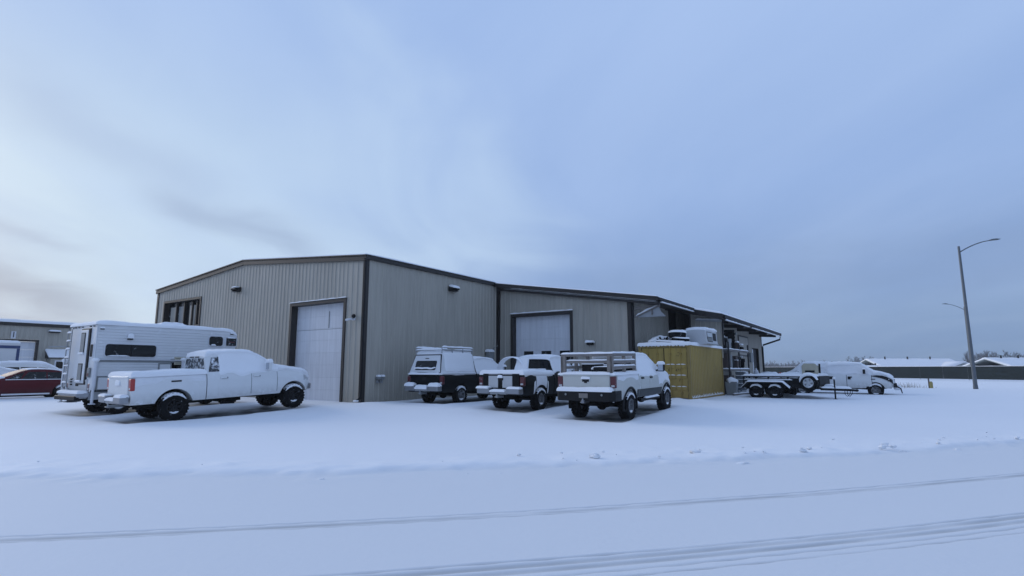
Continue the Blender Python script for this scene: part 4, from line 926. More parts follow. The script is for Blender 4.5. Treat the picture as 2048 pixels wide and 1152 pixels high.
for z in (1.62, 1.80):
    for y in (-.88, .88): bx('rack_slat', WOOD, rkk, -1.1, .74, y - .02, y + .02, z, z + .09)
    bx('rack_slat', WOOD, rkk, .68, .74, -.88, .88, z, z + .09)
for y in (-.88, .88): bx('rack_slat', WOOD, rkk, -1.1, .76, y - .03, y + .03, 2.02, 2.11)
bx('rack_slat', WOOD, rkk, -1.16, -1.12, -.74, .74, 1.80, 1.89); bx('rack_slat', WOOD, rkk, .68, .76, -.9, .9, 2.02, 2.11)
b = B(); b.snowbar((-1.13, -.92, 2.10), (-1.13, .92, 2.10), .12, .05, 3); b.snowbar((-1.15, -.88, 2.11), (.78, -.88, 2.11), .11, .06, 4); b.snowbar((-1.15, .88, 2.11), (.78, .88, 2.11), .11, .06, 5); b.snowbar((.72, -.88, 2.11), (.72, .88, 2.11), .11, .05, 6)
for z in (1.71, 1.89): b.snowbar((-1.1, -.88, z), (.74, -.88, z), .07, .05, z); b.snowbar((.71, -.85, z), (.71, .85, z), .08, .05, z * 2)
b.snowbar((-1.14, -.72, 1.89), (-1.14, .72, 1.89), .07, .04, 9); b.build('rack_snow', SNOW, rkk, smooth=60)
B().slab(-1.26, -1.12, -.84, .84, 1.47, .05, 17, e=.05).build('tailgate_snow', SNOW, t, smooth=60)
b = B(); b.box(-.6, .3, -.7, .1, 1.5, 1.62); b.box(-.3, .5, .15, .6, 1.5, 1.78); b.box(-.9, -.55, -.65, -.1, 1.5, 1.68)
o = b.build('boxed_cargo', BLACK, None, smooth=0, bevel=.03); tag(o, 'dark snow-dusted boxes inside the stake rack of the pewter pickup', 'cargo'); o.location = t.location; o.rotation_euler = t.rotation_euler
b = B(); b.slab(-.6, .3, -.7, .1, 1.62, .08, 3); b.slab(-.3, .5, .15, .6, 1.78, .08, 5); s_ = b.build('snow_cover', SNOW, o, smooth=60)

# ---- white work truck at the right, half buried
h = (.829, -.559)
T5 = (20.66 - 3.6 * h[0], 31.72 - 3.6 * h[1])
t = thing('pickup_truck', 'white work pickup facing right beyond the tongue of the flat trailer', 'pickup truck', (T5[0], T5[1], .04), -34, 'pickup trucks parked by the warehouse')
p = pickup(t, WHITEP, wb=3.6, hw=1.0, rock=.5, rail=1.22, belt=1.25, roof=1.84, bed=(-1.2, 1.2), cab=(1.24, 2.95, 3.55), nose=4.5, hood=(1.34, 1.2), tr=.38, tw=.26, rimr=.21, spokes=5, rm=ALU, arch=.46, seed=12, doors=[(1.34, 2.25), (2.27, 3.45)], bump='steel', handle=BLACK, bed_snow=.12)
cs = p['cab']
for sg in (-1, 1): cs.snow(t, 1.25, 3.5, *((-.71, -.3) if sg < 0 else (.3, .71)), .045, 70 + sg, amp=.05, nq=22, name='side_snow', m=DUST)
cs.snow(t, 1.26, 2.5, -.42, .42, .12, 77, name='roof_snow')
P = [[(x, -cs.y_at(x, z) - .035, z) for z in (z0 - .6 * w_, z0 + w_)] for k, (x, z0, w_) in enumerate([(3.45, 1.17, .02), (3.7, 1.15, .07), (3.95, 1.10, .10), (4.15, 1.02, .12), (4.32, .92, .12), (4.42, .82, .12)])]
B().grid(P).build('headlamp_strip', BLACK, t, smooth=60)
for x in (1.42, 2.32): cs.side('handle_recess', BLACK, t, rr(x, x + .14, .98, 1.12, .02), -1, .05, .05)
for x in (1.29, 2.26, 3.46): cs.side('door_seam', BLACK, t, rr(x - .012, x + .012, .55, 1.22, .01), -1, .009, .02)
cs.side('fender_badge', BLACK, t, rr(3.42, 3.62, .98, 1.02, .01), -1, .012, .02)
B().blob((4.62, -.55, .55), .16, (1.3, 1, .8), 5, .3).build('bumper_snow', SNOW, t, smooth=60)
B().tube([(4.6, -.7, .62), (4.75, -.75, .5), (4.8, -.75, .25)], .03, 6).build('tow_strap', BLACK, t)
# ------------------------------------------------------------------ slide-in camper on the second truck
t = thing('truck_camper', 'white slide-in truck camper with long dark side window, corner jacks and rear ladder', 'camper', (-14.5, 20.1, .04), 56)
prof = [(-.94, .80), (1.50, .80), (1.50, 1.94), (3.55, 1.97), (3.90, 2.30), (4.0, 2.75), (3.94, 2.95), (3.75, 3.06), (3.4, 3.10), (-.94, 3.08)]
B().prism(prof, 'y', -1.13, 1.18).build('body', CAMPW, t, smooth=30, bevel=.02)
def xr(z):
    xs = []
    for (a, b_), (c, d) in zip(prof, prof[1:] + prof[:1]):
        if (b_ - z) * (d - z) < 0: xs.append(a + (c - a) * (z - b_) / (d - b_))
    return min(xs), max(xs)
for yy, sg in ((-1.13, -1), (1.18, 1)):
    rows = []; z = .83
    while z < 3.0:
        for q, o in ((z, .020), (z + .085, .006), (z + .094, .006)):
            a, c = xr(min(q, 3.03)); a += .03; c -= .03
            rows.append([(a + (c - a) * k / 6, yy + sg * o, q) for k in range(7)])
        z += .10
    B().grid(rows).build('siding', CAMPW, t, smooth=0, fix=False)
def cwin(x0, x1, z0, z1, r=.07, name='window', split=None, y=-1.15):
    f = B().prism(rr(x0 - .03, x1 + .03, z0 - .03, z1 + .03, r + .02), 'y', y - .025, y + .02).build(name, DOORW, t, smooth=30, bevel=.006)
    B().prism(rr(x0, x1, z0, z1, r), 'y', y - .032, y - .01).build('pane', GLASS, f, smooth=30)
    if split: B().box(split - .02, split + .02, y - .04, y - .03, z0, z1).build('mullion', BLACK, f, smooth=0)
    return f
w = cwin(-.66, .93, 1.99, 2.41, .09, split=.13); B().snowbar((-.6, -1.19, 2.0), (.1, -1.19, 2.0), .03, .035, 2).build('sill_snow', SNOW, w, smooth=60)
w = cwin(2.82, 3.36, 2.47, 2.84, .09); B().snowbar((2.88, -1.19, 2.48), (3.1, -1.19, 2.48), .03, .05, 2).build('sill_snow', SNOW, w, smooth=60)
w = cwin(3.50, 3.92, 2.49, 2.82, .03); B().box(3.62, 3.84, -1.19, -1.182, 2.62, 2.66).build('reflector', DREDL, w, smooth=0); B().snowbar((3.52, -1.18, 2.80), (3.9, -1.18, 2.80), .05, .05, 3).build('sill_snow', SNOW, w, smooth=60)
B().box(-.95, 1.9, -1.175, -1.14, 1.80, 1.86).build('belt_rail', GREYP, t, smooth=0, bevel=.01)
B().box(-.95, 1.9, -1.185, -1.14, 1.865, 1.90).build('belt_moulding', DOORW, t, smooth=0, bevel=.01)
B().box(-.95, 1.5, -1.165, -1.14, .80, .86).build('skirt', BLACK, t, smooth=0)
def hatch(x0, x1, z0, z1, m=CAMPW):
    f = B().box(x0, x1, -1.165, -1.14, z0, z1).build('hatch_frame', GREYP, t, smooth=0); B().box(x0 + .05, x1 - .05, -1.175, -1.15, z0 + .04, z1 - .05).build('hatch_lid', m, f, smooth=0, bevel=.008)
hatch(-.82, -.34, .84, 1.32); hatch(1.06, 1.52, 1.48, 1.78)
lv = B().box(1.6, 2.06, -1.17, -1.14, 1.72, 2.0).build('vent_frame', TANP, t, smooth=0)
for k in range(4): B().box(1.63, 2.03, -1.18, -1.165, 1.755 + .065 * k, 1.765 + .065 * k).build('vent_slot', BLACK, lv, smooth=0)
v = B().box(-.02, .15, -1.2, -1.14, 2.58, 2.66).build('range_vent', BLACK, t, smooth=0, bevel=.01); B().slab(-.04, .17, -1.25, -1.15, 2.65, .13, 4, e=.05).build('snow_cap', SNOW, v, smooth=60)
for x, z in ((-.80, 2.93), (3.72, 2.98)): 
    v = B().box(x - .06, x + .06, -1.19, -1.14, z - .03, z + .02).build('marker_lamp', BLACK, t, smooth=0, bevel=.01); B().slab(x - .07, x + .07, -1.22, -1.15, z + .02, .04, 4, e=.03).build('snow_cap', SNOW, v, smooth=60)
# rear wall
d = B().box(-.985, -.93, -.70, .08, 1.03, 2.95).build('door_frame', BLACK, t, smooth=0, bevel=.02)
dl = B().box(-1.0, -.94, -.58, .06, 1.07, 2.91).build('door', CAMPW, d, smooth=0, bevel=.02)
for z0, z1 in ((2.12, 2.78), (1.18, 1.72)):
    B().box(-1.012, -.99, -.40, -.02, z0 - .03, z1 + .03).build('door_window_frame', BLACK, d, smooth=0, bevel=.01); B().box(-1.02, -1.0, -.36, -.06, z0, z1).build('pane', GREYP, d, smooth=0)
    B().slab(-1.05, -1.0, -.4, -.02, z0 - .03, .04, 3, e=.02).build('sill_snow', SNOW, d, smooth=60)
f = B().prism([(y, z) for y, z in rr(-1.05, -.78, 1.94, 2.42, .05)], 'x', -.965, -.94).build('rear_window', DOORW, t, smooth=0); B().prism([(y, z) for y, z in rr(-1.02, -.81, 1.97, 2.39, .04)], 'x', -.972, -.95).build('pane', GLASS, f, smooth=0)
for y in (-.9, -.6, .1, .4, .7, .9): B().box(-.975, -.93, y - .05, y + .05, 3.0, 3.03).build('marker_lamp', BLACK, t, smooth=0, bevel=.008)
b = B()
for y in (.62, .98): b.tube([(-.98, y, 3.05), (-1.08, y, 2.95), (-1.08, y, .95), (-.98, y, .85)], .018, 6)
for k in range(7): b.tube([(-1.08, .62, 1.08 + .29 * k), (-1.08, .98, 1.08 + .29 * k)], .016, 6)
ld = b.build('ladder', STEEL, t); b = B()
for k in range(7): b.snowbar((-1.08, .6, 1.09 + .29 * k), (-1.08, 1.0, 1.09 + .29 * k), .09, .06, k)
b.build('rung_snow', SNOW, ld, smooth=60)
b = B(); b.tube([(-1.0, .95, 2.36), (-1.15, 1.1, 2.36), (-1.5, 1.3, 2.34)], .02, 6); b.build('awning_arm', STEEL, t)
b = B(); b.beam((-1.02, -1.08, 2.55), (-1.02, .5, 2.55), .03, .03); 
for yy, xx in ((-1.2, -.90), (1.26, -.98), (-1.2, 1.9), (1.26, 1.9)):
    if xx > 0: zt, zl = 1.85, .6
    else: zt, zl = 1.80, .42
    b = B(); b.tube([(xx, yy, .95), (xx, yy, zt)], .06, 10); b.tube([(xx, yy, zl), (xx, yy, .95)], .042, 10); b.box(xx - .08, xx + .08, yy - .08, yy + .08, zl - .03, zl)
    j = b.build('jack', DOORW, t); B().blob((xx, yy, zt + .06), .11, (1, 1, .7), xx, .2).build('snow_cap', SNOW, j, smooth=60)
st = B().prism([(-1.26, -.95), (-.95, -1.1), (-.95, .85), (-1.26, .7)], 'z', .62, .76).build('rear_step', CHROME, t, smooth=0, bevel=.02)
B().slab(-1.27, -.97, -1.02, .78, .76, .09, 5, e=.12).build('step_snow', SNOW, st, smooth=60); B().box(-1.28, -1.0, -.3, .3, .44, .46).build('drop_step', STEEL, st, smooth=0)
B().box(-1.3, -.9, -.9, .9, .52, .66).build('hitch_frame', BLACK, t, smooth=0, bevel=.02)
for k in range(3): B().box(-.99, -.94, .45, .58, 1.0 + .0 * k + .09 * k, 1.05 + .09 * k).build('rear_socket', BLACK, t, smooth=0)
b = B(); b.box(-1.0, -.95, -1.0, -.8, 1.28, 1.6); b.build('tail_lamp_panel', GREYP, t, smooth=0, bevel=.01); B().box(-1.01, -.98, -.98, -.82, 1.32, 1.42).build('tail_lamp', DREDL, t, smooth=0)
B().slab(-.98, 3.95, -1.15, 1.2, 0, .13, 9, e=.18, zf=lambda x, y: float(np.interp(x, [-1, 3.4, 3.75, 3.95], [3.08, 3.10, 3.05, 2.92]))).build('roof_snow', SNOW, t, smooth=70)
B().slab(1.2, 2.2, -.75, .55, 3.14, .20, 19, e=.3).build('roof_vent_snow', SNOW, t, smooth=70)

# ------------------------------------------------------------------ container and what lies on it
cx, cy = W(8.5, 9.5)
t = thing('shipping_container', 'ochre yellow shipping container with double doors and snow on its roof', 'container', (cx, cy, .16), BA)
CW, CL, CH = 2.44, 6.06, 2.55
b = B()
for x in (0, CW - .14):
    for y in (0, CL - .14): B().box(x, x + .14, y, y + .14, 0, CH).build('corner_post', DYELLOW, t, smooth=0, bevel=.01)
for x in (-.01, CW - .165):
    for y in (-.01, CL - .165):
        for z in (-.01, CH - .11): B().box(x, x + .175, y, y + .175, z, z + .12).build('corner_casting', DYELLOW, t, smooth=0, bevel=.015)
for x in (.0, CW - .1): B().box(x + .02, x + .08, .14, CL - .14, 0, .14).build('bottom_rail', YELLOW, t, smooth=0); B().box(x + .02, x + .08, .14, CL - .14, CH - .08, CH).build('top_rail', YELLOW, t, smooth=0)
B().box(.14, CW - .14, .02, .10, CH - .13, CH - .005).build('header', DYELLOW, t, smooth=0, bevel=.01); B().box(.14, CW - .14, .02, .1, 0, .12).build('sill', RUST, t, smooth=0)
b = B(); B().box(.1, CW - .1, .1, CL - .1, CH - .06, CH - .02).build('roof', DYELLOW, t, smooth=0)
def corr(x, sg, name):
    n = 22; L0, L1 = .14, CL - .14; st = (L1 - L0) / n; pr = []
    for i in range(n):
        y = L0 + i * st; pr += [(y, 0), (y + st * .30, 0), (y + st * .5, -.036), (y + st * .80, -.036)]
    pr.append((L1, 0)); B().grid([[(x + sg * d, y, z) for y, d in pr] for z in (.14, CH - .08)]).build(name, YELLOW, t, smooth=0, fix=False)
    s = B()
    for i in range(n):
        y = L0 + i * st; hgt = .13 + .08 * nz(i * .9, 2, 1)
        s.add([(x - sg * .04, y + st * .36, .13), (x - sg * .04, y + st * .94, .13), (x - sg * .03, y + st * .65, .13 + hgt), (x + sg * .02, y + st * .36, .13), (x + sg * .02, y + st * .94, .13)], [(0, 1, 2), (3, 4, 2), (0, 2, 3), (1, 4, 2)])
    o = s.build('corrugation_snow', SNOW, t, smooth=0); o['kind'] = 'stuff'
corr(CW - .03, 1, 'side_wall'); corr(.03, -1, 'side_wall')
B().box(.12, CW - .12, CL - .08, CL - .02, .1, CH - .05).build('end_wall', YELLOW, t, smooth=0)
for k, (x0, x1) in enumerate(((.16, 1.20), (1.24, 2.28))):
    dr = B().box(x0, x1, .05, .09, .13, CH - .14).build('door', YELLOW, t, smooth=0, bevel=.008)
    # stiffening folds, framing and lock gear
    for z in (.66, 1.17, 1.66):
        for a0, a1 in ((x0 + .06, x0 + .5), (x0 + .54, x1 - .05)):
            B().prism([(.05, z), (.02, z - .02), (.02, z - .16), (.05, z - .2)], 'x', a0, a1).build('door_fold', YELLOW, dr, smooth=0)
            if k == 1 or z > 1.5: B().snowbar((a0, .03, z - .015), (a1, .03, z - .015), .05, .035, z).build('ledge_snow', SNOW, dr, smooth=60)
    for a in (x0 + .28, x0 + .52 + .24):
        B().tube([(a, .0, .02), (a, .0, CH - .03)], .02, 8).build('lock_rod', YELLOW, dr)
        for z in (.3, .95, 1.45, 2.1): B().box(a - .05, a + .05, -.01, .05, z, z + .07).build('rod_bracket', DYELLOW, dr, smooth=0, bevel=.008)
    xx = x0 - .02 if k == 0 else x1 + .0
    for z in (.3, .9, 1.55, 2.2): B().box(xx, xx + .06, .0, .07, z, z + .12).build('hinge', DYELLOW, dr, smooth=0, bevel=.01)
B().box(1.2, 1.24, .07, .085, .13, CH - .14).build('door_gasket', BLACK, t, smooth=0); B().box(2.28, 2.31, .03, .06, .1, CH - .1).build('door_gasket', BLACK, t, smooth=0); B().box(.13, .16, .04, .07, .1, CH - .1).build('door_gasket', BLACK, t, smooth=0)
for s_, sz, x, z in (('471', .17, 1.86, 1.38), ('4', .17, 1.42, 1.38), ('TAR', .08, 1.92, 2.18), ('KGS', .08, 1.86, 2.05), ('71', .17, 1.95, .92)):
    text('faded_number', s_, sz, INK, t, (x, .048 if z != 1.38 else .046, z), (R(90), 0, 0), .002)
B().slab(-.04, CW + .04, -.04, CL + .04, CH - .01, .15, 41, e=.1, jit=.05).build('roof_snow', SNOW, t, smooth=70)
s = B()
for k in range(14): s.blob((.15 + k * .17 + .08 * nz(k, 3), -.01, CH - .01 - .05 * abs(nz(k * 1.7, 1))), .045 + .03 * abs(nz(k, 8)), (1.7, .7, .8), k, .9)
o = s.build('edge_snow', SNOW, t, smooth=60)
def CP(x, y, z=0): q = W(8.5 + x, 9.5 + y); return (q[0], q[1], .16 + z)
top = CH + .10
for k, (x, y, z, tl) in enumerate(((1.80, .75, top, 6), (1.68, .70, top + .27, -4))):
    ty = B().lathe([(.20, 0), (.22, -.01), (.36, .0), (.40, .04), (.41, .13), (.40, .22), (.36, .26), (.22, .27), (.20, .26), (.20, 0)], 'z', n=32).build('loose_tyre', RUBBER, smooth=40)
    ty.location = CP(x, y, z); ty.rotation_euler = (R(tl), R(3), 0)
    tag(ty, ('lower' if k == 0 else 'upper') + ' tyre of the two lying stacked on the yellow container', 'tyre', 'tyres on the container roof')
    B().lathe([(.18, .2), (.24, .29), (.33, .32), (.41, .27), (.43, .2)] if k else [(.25, .27), (.38, .30), (.42, .24)], 'z', n=28).build('snow_cover', SNOW, ty, smooth=60)
b = B(); 
for i in range(7): b.blob((-.25 + .12 * i + .1 * nz(i, 3), .1 * nz(i, 9), .08 + .2 * math.sin(math.pi * (i + .6) / 7.4)), .24, (1.1, 1.3, .75), i, .3, 14, 9)
hp = b.build('scrap_heap', SNOW, None, smooth=60); hp.location = CP(.75, .8, top - .05); tag(hp, 'snow-covered heap of scrap at the left end of the container roof', 'scrap heap')
b = B(); rnd = random.Random(3)
for i in range(9): x = rnd.uniform(-.3, .45); b.beam((x, -.36, rnd.uniform(.1, .3)), (x + rnd.uniform(-.25, .25), -.30, rnd.uniform(.12, .38)), .05, .05)
o_ = b.build('scrap_pieces', BLACK, hp, smooth=0); o_['kind'] = 'stuff'
bd = B().box(-.65, .65, -.12, .12, 0, .05).build('loose_plank', WOOD, None, smooth=0, bevel=.005); bd.location = CP(1.5, .18, top + .02); bd.rotation_euler = (R(4), R(5), R(BA - 4)); tag(bd, 'plank lying at the front edge of the container roof below the tyres', 'plank'); B().slab(-.65, .65, -.13, .13, .05, .05, 4, e=.05).build('snow_cover', SNOW, bd, smooth=60)
# spare pickup cap stored on the container
t = thing('truck_topper', 'grey pickup cap with side window stored on the yellow container', 'pickup cap', CP(1.83, 1.5, top - .03), BA)
cpS = Shell([(0, .55), (2.1, .55)], [(0, .66), (.1, .70), (1.9, .70), (2.1, .68)], [(0, .06), (2.1, .06)], 0, [], tum=.05, smooth=1, rcorner=.03)
e_ = bpy.data.objects.new('cap_frame', None); COL.objects.link(e_); e_.parent = t; e_.rotation_euler = (0, 0, R(90)); e_.location = (.52, 0, 0)
bpy.data.objects.remove(e_)
sh = cpS.mesh('shell', STRIPE, t); sh.rotation_euler = (0, 0, R(90)); sh.location = (.5, 0, 0)
f = cpS.side('window', BLACK, sh, rr(.25, 1.2, .12, .60, .05), -1, .004, .02); f2 = cpS.side('pane', GLASS, sh, rr(.29, 1.16, .15, .34, .03), -1, .012, .02); f3 = cpS.side('pane', MIRG, sh, rr(.29, 1.16, .36, .57, .03), -1, .012, .02)
cpS.side('window', BLACK, sh, rr(1.3, 1.95, .2, .58, .05), -1, .004, .02)
cpS.snow(sh, -.0, 2.1, -.42, .42, .10, 4, amp=.03)
b = B(); 
for i in range(5): b.blob((.15 + .14 * i, 2.15 + .1 * (i % 2), .3 + .12 * math.sin(i)), .2, (1, 1, 1.2), i, .4)
o = b.build('snowy_bundle', SNOW, None, smooth=60); o.location = CP(1.6, 1.5, top - .1); o.rotation_euler = (0, 0, R(BA)); tag(o, 'snowy bundle behind the grey cap on the container roof', 'bundle')
rl = B().tube([(0, 0, 0), (0, .5, .1)], .1, 12).build('rolled_tarp', GREENP, None); rl.location = CP(2.2, 3.6, top + .35); rl.rotation_euler = (0, 0, R(BA)); tag(rl, 'pale rolled tarp at the far right of the container roof', 'tarp')

# ------------------------------------------------------------------ storage rack behind the container
sx, sy = W(10.0, 16.3)
t = thing('storage_rack', 'steel storage rack of shelves piled with parts behind the container', 'rack', (sx, sy, .2), BA)
RL = 5.2
for x in (0, 1.1):
    for y in (0, RL / 2, RL): B().box(x - .04, x + .04, y - .04, y + .04, 0, 3.4 if x == 0 else 2.9).build('upright', TRIM, t, smooth=0)
for z in (1.4, 2.5):
    for x in (0, 1.1): B().box(x - .03, x + .03, .05, RL - .05, z - .12, z).build('shelf_beam', WOOD, t, smooth=0)
    B().box(0.03, 1.07, .02, RL - .02, z - .03, z + .02).build('shelf_board', WOOD, t, smooth=0); B().box(.0, 1.06, -.02, .03, z - .12, z).build('shelf_beam', WOOD, t, smooth=0)
    B().snowbar((1.1, .0, z + .0), (1.1, RL, z + .0), .14, .07, z).build('beam_snow', SNOW, t, smooth=60)
    B().snowbar((.0, -.01, z + .0), (1.1, -.01, z + .0), .12, .06, z).build('beam_snow', SNOW, t, smooth=60)
def RP(x, y, z): q = W(10.0 + x, 16.3 + y); return (q[0], q[1], .2 + z)
def put(b, name, m, label, cat, x, y, z, rz=0, group=None, snow=None, bevel=.015, smooth=30):
    o = b.build(name, m, None, smooth=smooth, bevel=bevel); o.location = RP(x, y, z); o.rotation_euler = (0, 0, R(BA + rz)); tag(o, label, cat, group)
    if snow: B().slab(*snow, e=.06, jit=.01).build('snow_cap', SNOW, o, smooth=60)
    return o
def engine():
    b = B(); b.box(-.25, .25, -.3, .3, .1, .45); b.lathe([(0, -.34), (.14, -.34), (.14, -.3)], 'y', (0, 0, .3), 14); b.lathe([(0, -.4), (.08, -.4), (.08, -.3)], 'y', (.15, 0, .15), 12)
    b.box(-.3, -.1, -.25, .25, .4, .62); b.box(.1, .3, -.25, .25, .4, .62); b.box(-.1, .1, -.2, .2, .45, .75); b.tube([(-.3, -.1, .3), (-.42, -.15, .15), (-.35, -.2, 0)], .05, 8); b.box(-.2, .2, -.25, .25, 0, .1); return b
put(engine(), 'salvaged_engine', CHASSIS, 'dark salvaged engine on the upper rack shelf beside the container', 'engine', .6, .5, 2.52, snow=(-.2, .2, -.2, .2, .72, .06, 2))
put(engine(), 'salvaged_engine', STEEL, 'greyer salvaged engine on the upper rack shelf left of the ribbed drum', 'engine', .6, 1.5, 2.52, 30)
b = B(); b.lathe([(0, 0), (.28, 0), (.3, .05)] + [(.28 + .03 * (k % 2), .05 + .1 * k) for k in range(1, 12)] + [(.28, 1.2), (0, 1.2)], 'z', n=20)
put(b, 'ribbed_drum', CHASSIS, 'tall dark ribbed drum standing on the upper rack shelf', 'drum', .65, 2.45, 2.52, bevel=0)
b = B(); b.tube([(0, 0, 0), (.1, 0, .7)], .05, 8); b.tube([(-.2, 0, .55), (.35, 0, .50)], .07, 8)
put(b, 'pipe_fitting', STEEL, 'pale pipe fitting sticking up behind the ribbed drum', 'pipe', .6, 2.9, 3.0, bevel=0)
b = B(); b.box(-.3, .3, -.25, .25, 0, .5); b.box(-.1, .25, -.2, .2, .5, .62)
put(b, 'parts_crate', BROWNC, 'brown parts crate at the right end of the upper rack shelf', 'crate', .6, 3.6, 2.52, snow=(-.3, .3, -.25, .25, .5, .09, 3))
b = B(); b.box(-.35, .3, -.3, .3, 0, .25); b.box(-.2, .1, -.2, .2, .25, .4); put(b, 'gearbox', CHASSIS, 'snow-dusted gearbox near the right end of the upper shelf', 'gearbox', .65, 4.5, 2.52, snow=(-.3, .3, -.3, .3, .38, .09, 5))
b = B(); b.box(-.45, .45, -.35, .35, 0, .85); b.box(-.40, .40, -.36, -.34, .05, .8); put(b, 'brown_cabinet', BROWNC, 'brown cabinet on the middle rack shelf next to the container', 'cabinet', .55, .5, 1.42)
b = B(); b.box(-.3, .3, -.3, .3, 0, .8); b.box(-.25, .25, -.32, -.3, .1, .7); put(b, 'metal_cabinet', GREYP, 'grey metal cabinet on the middle rack shelf', 'cabinet', .62, 1.35, 1.42)
b = B(); b.lathe([(0, 0), (.3, 0), (.33, .1), (.33, .5), (.28, .6), (0, .62)], 'z', n=18); put(b, 'black_tank', BLACK, 'black rounded tank on the middle rack shelf', 'tank', .6, 2.1, 1.42, bevel=0)
b = B(); b.box(-.4, .4, -.4, .4, 0, .5); b.box(-.1, .3, -.3, .3, .5, .75); put(b, 'toolbox', BROWNC, 'dark brown toolbox at the right of the middle rack shelf', 'toolbox', .55, 3.2, 1.42, snow=(-.4, .4, -.4, .4, .5, .05, 7))
put(engine(), 'salvaged_engine', CHASSIS, 'salvaged engine at the far right of the middle rack shelf', 'engine', .7, 4.5, 1.42, 20, snow=(-.2, .2, -.2, .2, .72, .09, 4))
b = B(); b.box(-.45, .45, -.7, .7, 0, 1.05); put(b, 'wooden_crate', BROWNC, 'large brown wooden crate on the ground under the rack', 'crate', .5, 1.0, 0)
b = B(); b.prism([(-.24, 0), (.24, 0), (.30, .72), (-.30, .72)], 'y', -.25, .25)
bn = put(b, 'rubbish_bin', GREYP, 'grey rubbish bin heaped with snow beside the container corner', 'bin', 1.25, -.35, 0)
sb = B(); sb.blob((0, 0, .76), .27, (1.1, 1, .7), 3, .5, 14, 9); sb.build('snow_cap', SNOW, bn, smooth=60)
for k in range(6):
    b = B(); b.box(-.22, .22, -.22, .22, .0, .03)
    for (x0, x1, y0, y1) in ((-.22, .22, -.22, -.19), (-.22, .22, .19, .22), (-.22, -.19, -.19, .19), (.19, .22, -.19, .19)): b.box(x0, x1, y0, y1, .03, .17); 
    c_ = put(b, 'plastic_crate', POLE, ['lowest', 'second', 'third', 'fourth', 'fifth', 'topmost'][k] + ' blue-grey plastic crate of the stack by the rubbish bin', 'crate', 1.5, .8, .215 * k, 4 * nz(k, 1) * 3, 'stacked plastic crates')
    B().snowbar((-.22, -.22, .18), (.22, -.22, .18), .06, .03, k).build('rim_snow', SNOW, c_, smooth=60)
b = B(); b.lathe([(0, 0), (.15, .0), (.16, 1.15), (.12, 1.3), (.05, 1.36), (.05, 1.45), (0, 1.45)], 'z', n=16); put(b, 'gas_cylinder', DOORW, 'tall white gas cylinder standing right of the rack', 'gas cylinder', 1.5, 5.3, .0, bevel=0)
b = B(); b.lathe([(0, 0), (.5, 0), (.55, .2), (.55, .45), (.62, .5), (.58, .66), (.35, .8), (0, .84)], 'z', n=24); gt = put(b, 'lidded_tank', GREENP, 'pale green round tank with a domed lid behind the trailer bed', 'tank', 2.3, 4.6, .35, bevel=0)
B().lathe([(.62, .5), (.6, .66), (.36, .85), (0, .9)], 'z', n=24).build('snow_cap', DUST, gt, smooth=60)
# loose beam on the snow in front of the crates
b = B(); b.beam((-.9, 0, .03), (.9, 0, .12), .12, .10); bm_ = b.build('loose_beam', WOOD, None, smooth=0); bm_.location = RP(1.9, .0, 0); bm_.rotation_euler = (0, 0, R(20)); tag(bm_, 'snow-topped beam lying on the ground left of the trailer wheels', 'beam'); B().snowbar((-.9, 0, .08), (.9, 0, .17), .13, .06, 3).build('snow_cover', SNOW, bm_, smooth=60)

# ------------------------------------------------------------------ tandem trailer
t = thing('flat_trailer', 'low black tandem-axle trailer with a spare wheel on its side and snow on its deck', 'trailer', (13.33, 28.5, .17), -42)
b = B()
for y in (-.98, .98): B().box(-1.15, 2.36, y - .05, y + .05, .52, .68).build('side_rail', BLACK, t, smooth=0, bevel=.01)
B().box(-1.15, 2.36, -.95, .95, .56, .64).build('deck', WOOD, t, smooth=0)
for y in (-.98, .98):
    B().box(-1.15, 2.36, y - .04, y + .04, 1.02, 1.10).build('top_rail', BLACK, t, smooth=0)
    B().box(-1.15, 2.36, y - .03, y + .03, .84, .90).build('mid_rail', BLACK, t, smooth=0)
    for x in (-1.1, -.5, .1, 1.0, 1.8, 2.3): B().box(x - .04, x + .04, y - .035, y + .035, .68, 1.02).build('stake', BLACK, t, smooth=0)
    B().snowbar((-1.15, y, 1.09), (2.36, y, 1.09), .16, .10, y).build('rail_snow', SNOW, t, smooth=60)
    B().snowbar((-1.1, y, .90), (1.2, y, .90), .10, .06, y + 2).build('rail_snow', SNOW, t, smooth=60)
B().box(2.32, 2.38, -.95, .95, .64, 1.1).build('front_board', BLACK, t, smooth=0); B().box(-1.0, 2.3, -.94, -.9, .64, 1.0).build('side_board', BLACK, t, smooth=0)
B().slab(-1.1, 2.3, -.92, .92, .64, .32, 7, e=.3).build('deck_snow', SNOW, t, smooth=70)
for sg in (-1, 1):
    y0, y1 = sorted((sg * 1.03, sg * 1.34)); fp = [(-1.15, .48), (-.82, .78), (.82, .78), (1.15, .48)]
    g = [[(x, y, z) for x, z in fp] for y in (y0, y1)]; fd = B().grid(g).build('fender', BLACK, t, smooth=0); md = fd.modifiers.new('solid', 'SOLIDIFY'); md.thickness = .02
    P = []
    xs_ = np.linspace(-1.15, 1.15, 30)
    for y in np.linspace(y0 - .01, y1 + .01, 7):
        P.append([(x, y, float(np.interp(x, [a for a, _ in fp], [c for _, c in fp])) + .012 + (.09 * math.sqrt(max(0, 1 - ((y - (y0 + y1) / 2) / ((y1 - y0) / 2 + .011)) ** 2))) * (1 + .2 * nz(x * 2, y))) for x in xs_])
    B().grid(P).build('fender_snow', SNOW, fd, smooth=60)
    for x in (-.44, .44): put_wheel(t, x, sg * 1.18, .33, .36, .22, .19, 5, BLACK, lug=False)
sw = put_wheel(t, 1.95, -1.15, .78, .40, .24, .22, 5, STRIPE, lug=False); sw.rotation_euler = (0, R(-30), 0)
B().tube([(1.95, -.98, .78), (1.95, -1.1, .78)], .06, 8).build('spare_bracket', BLACK, t)
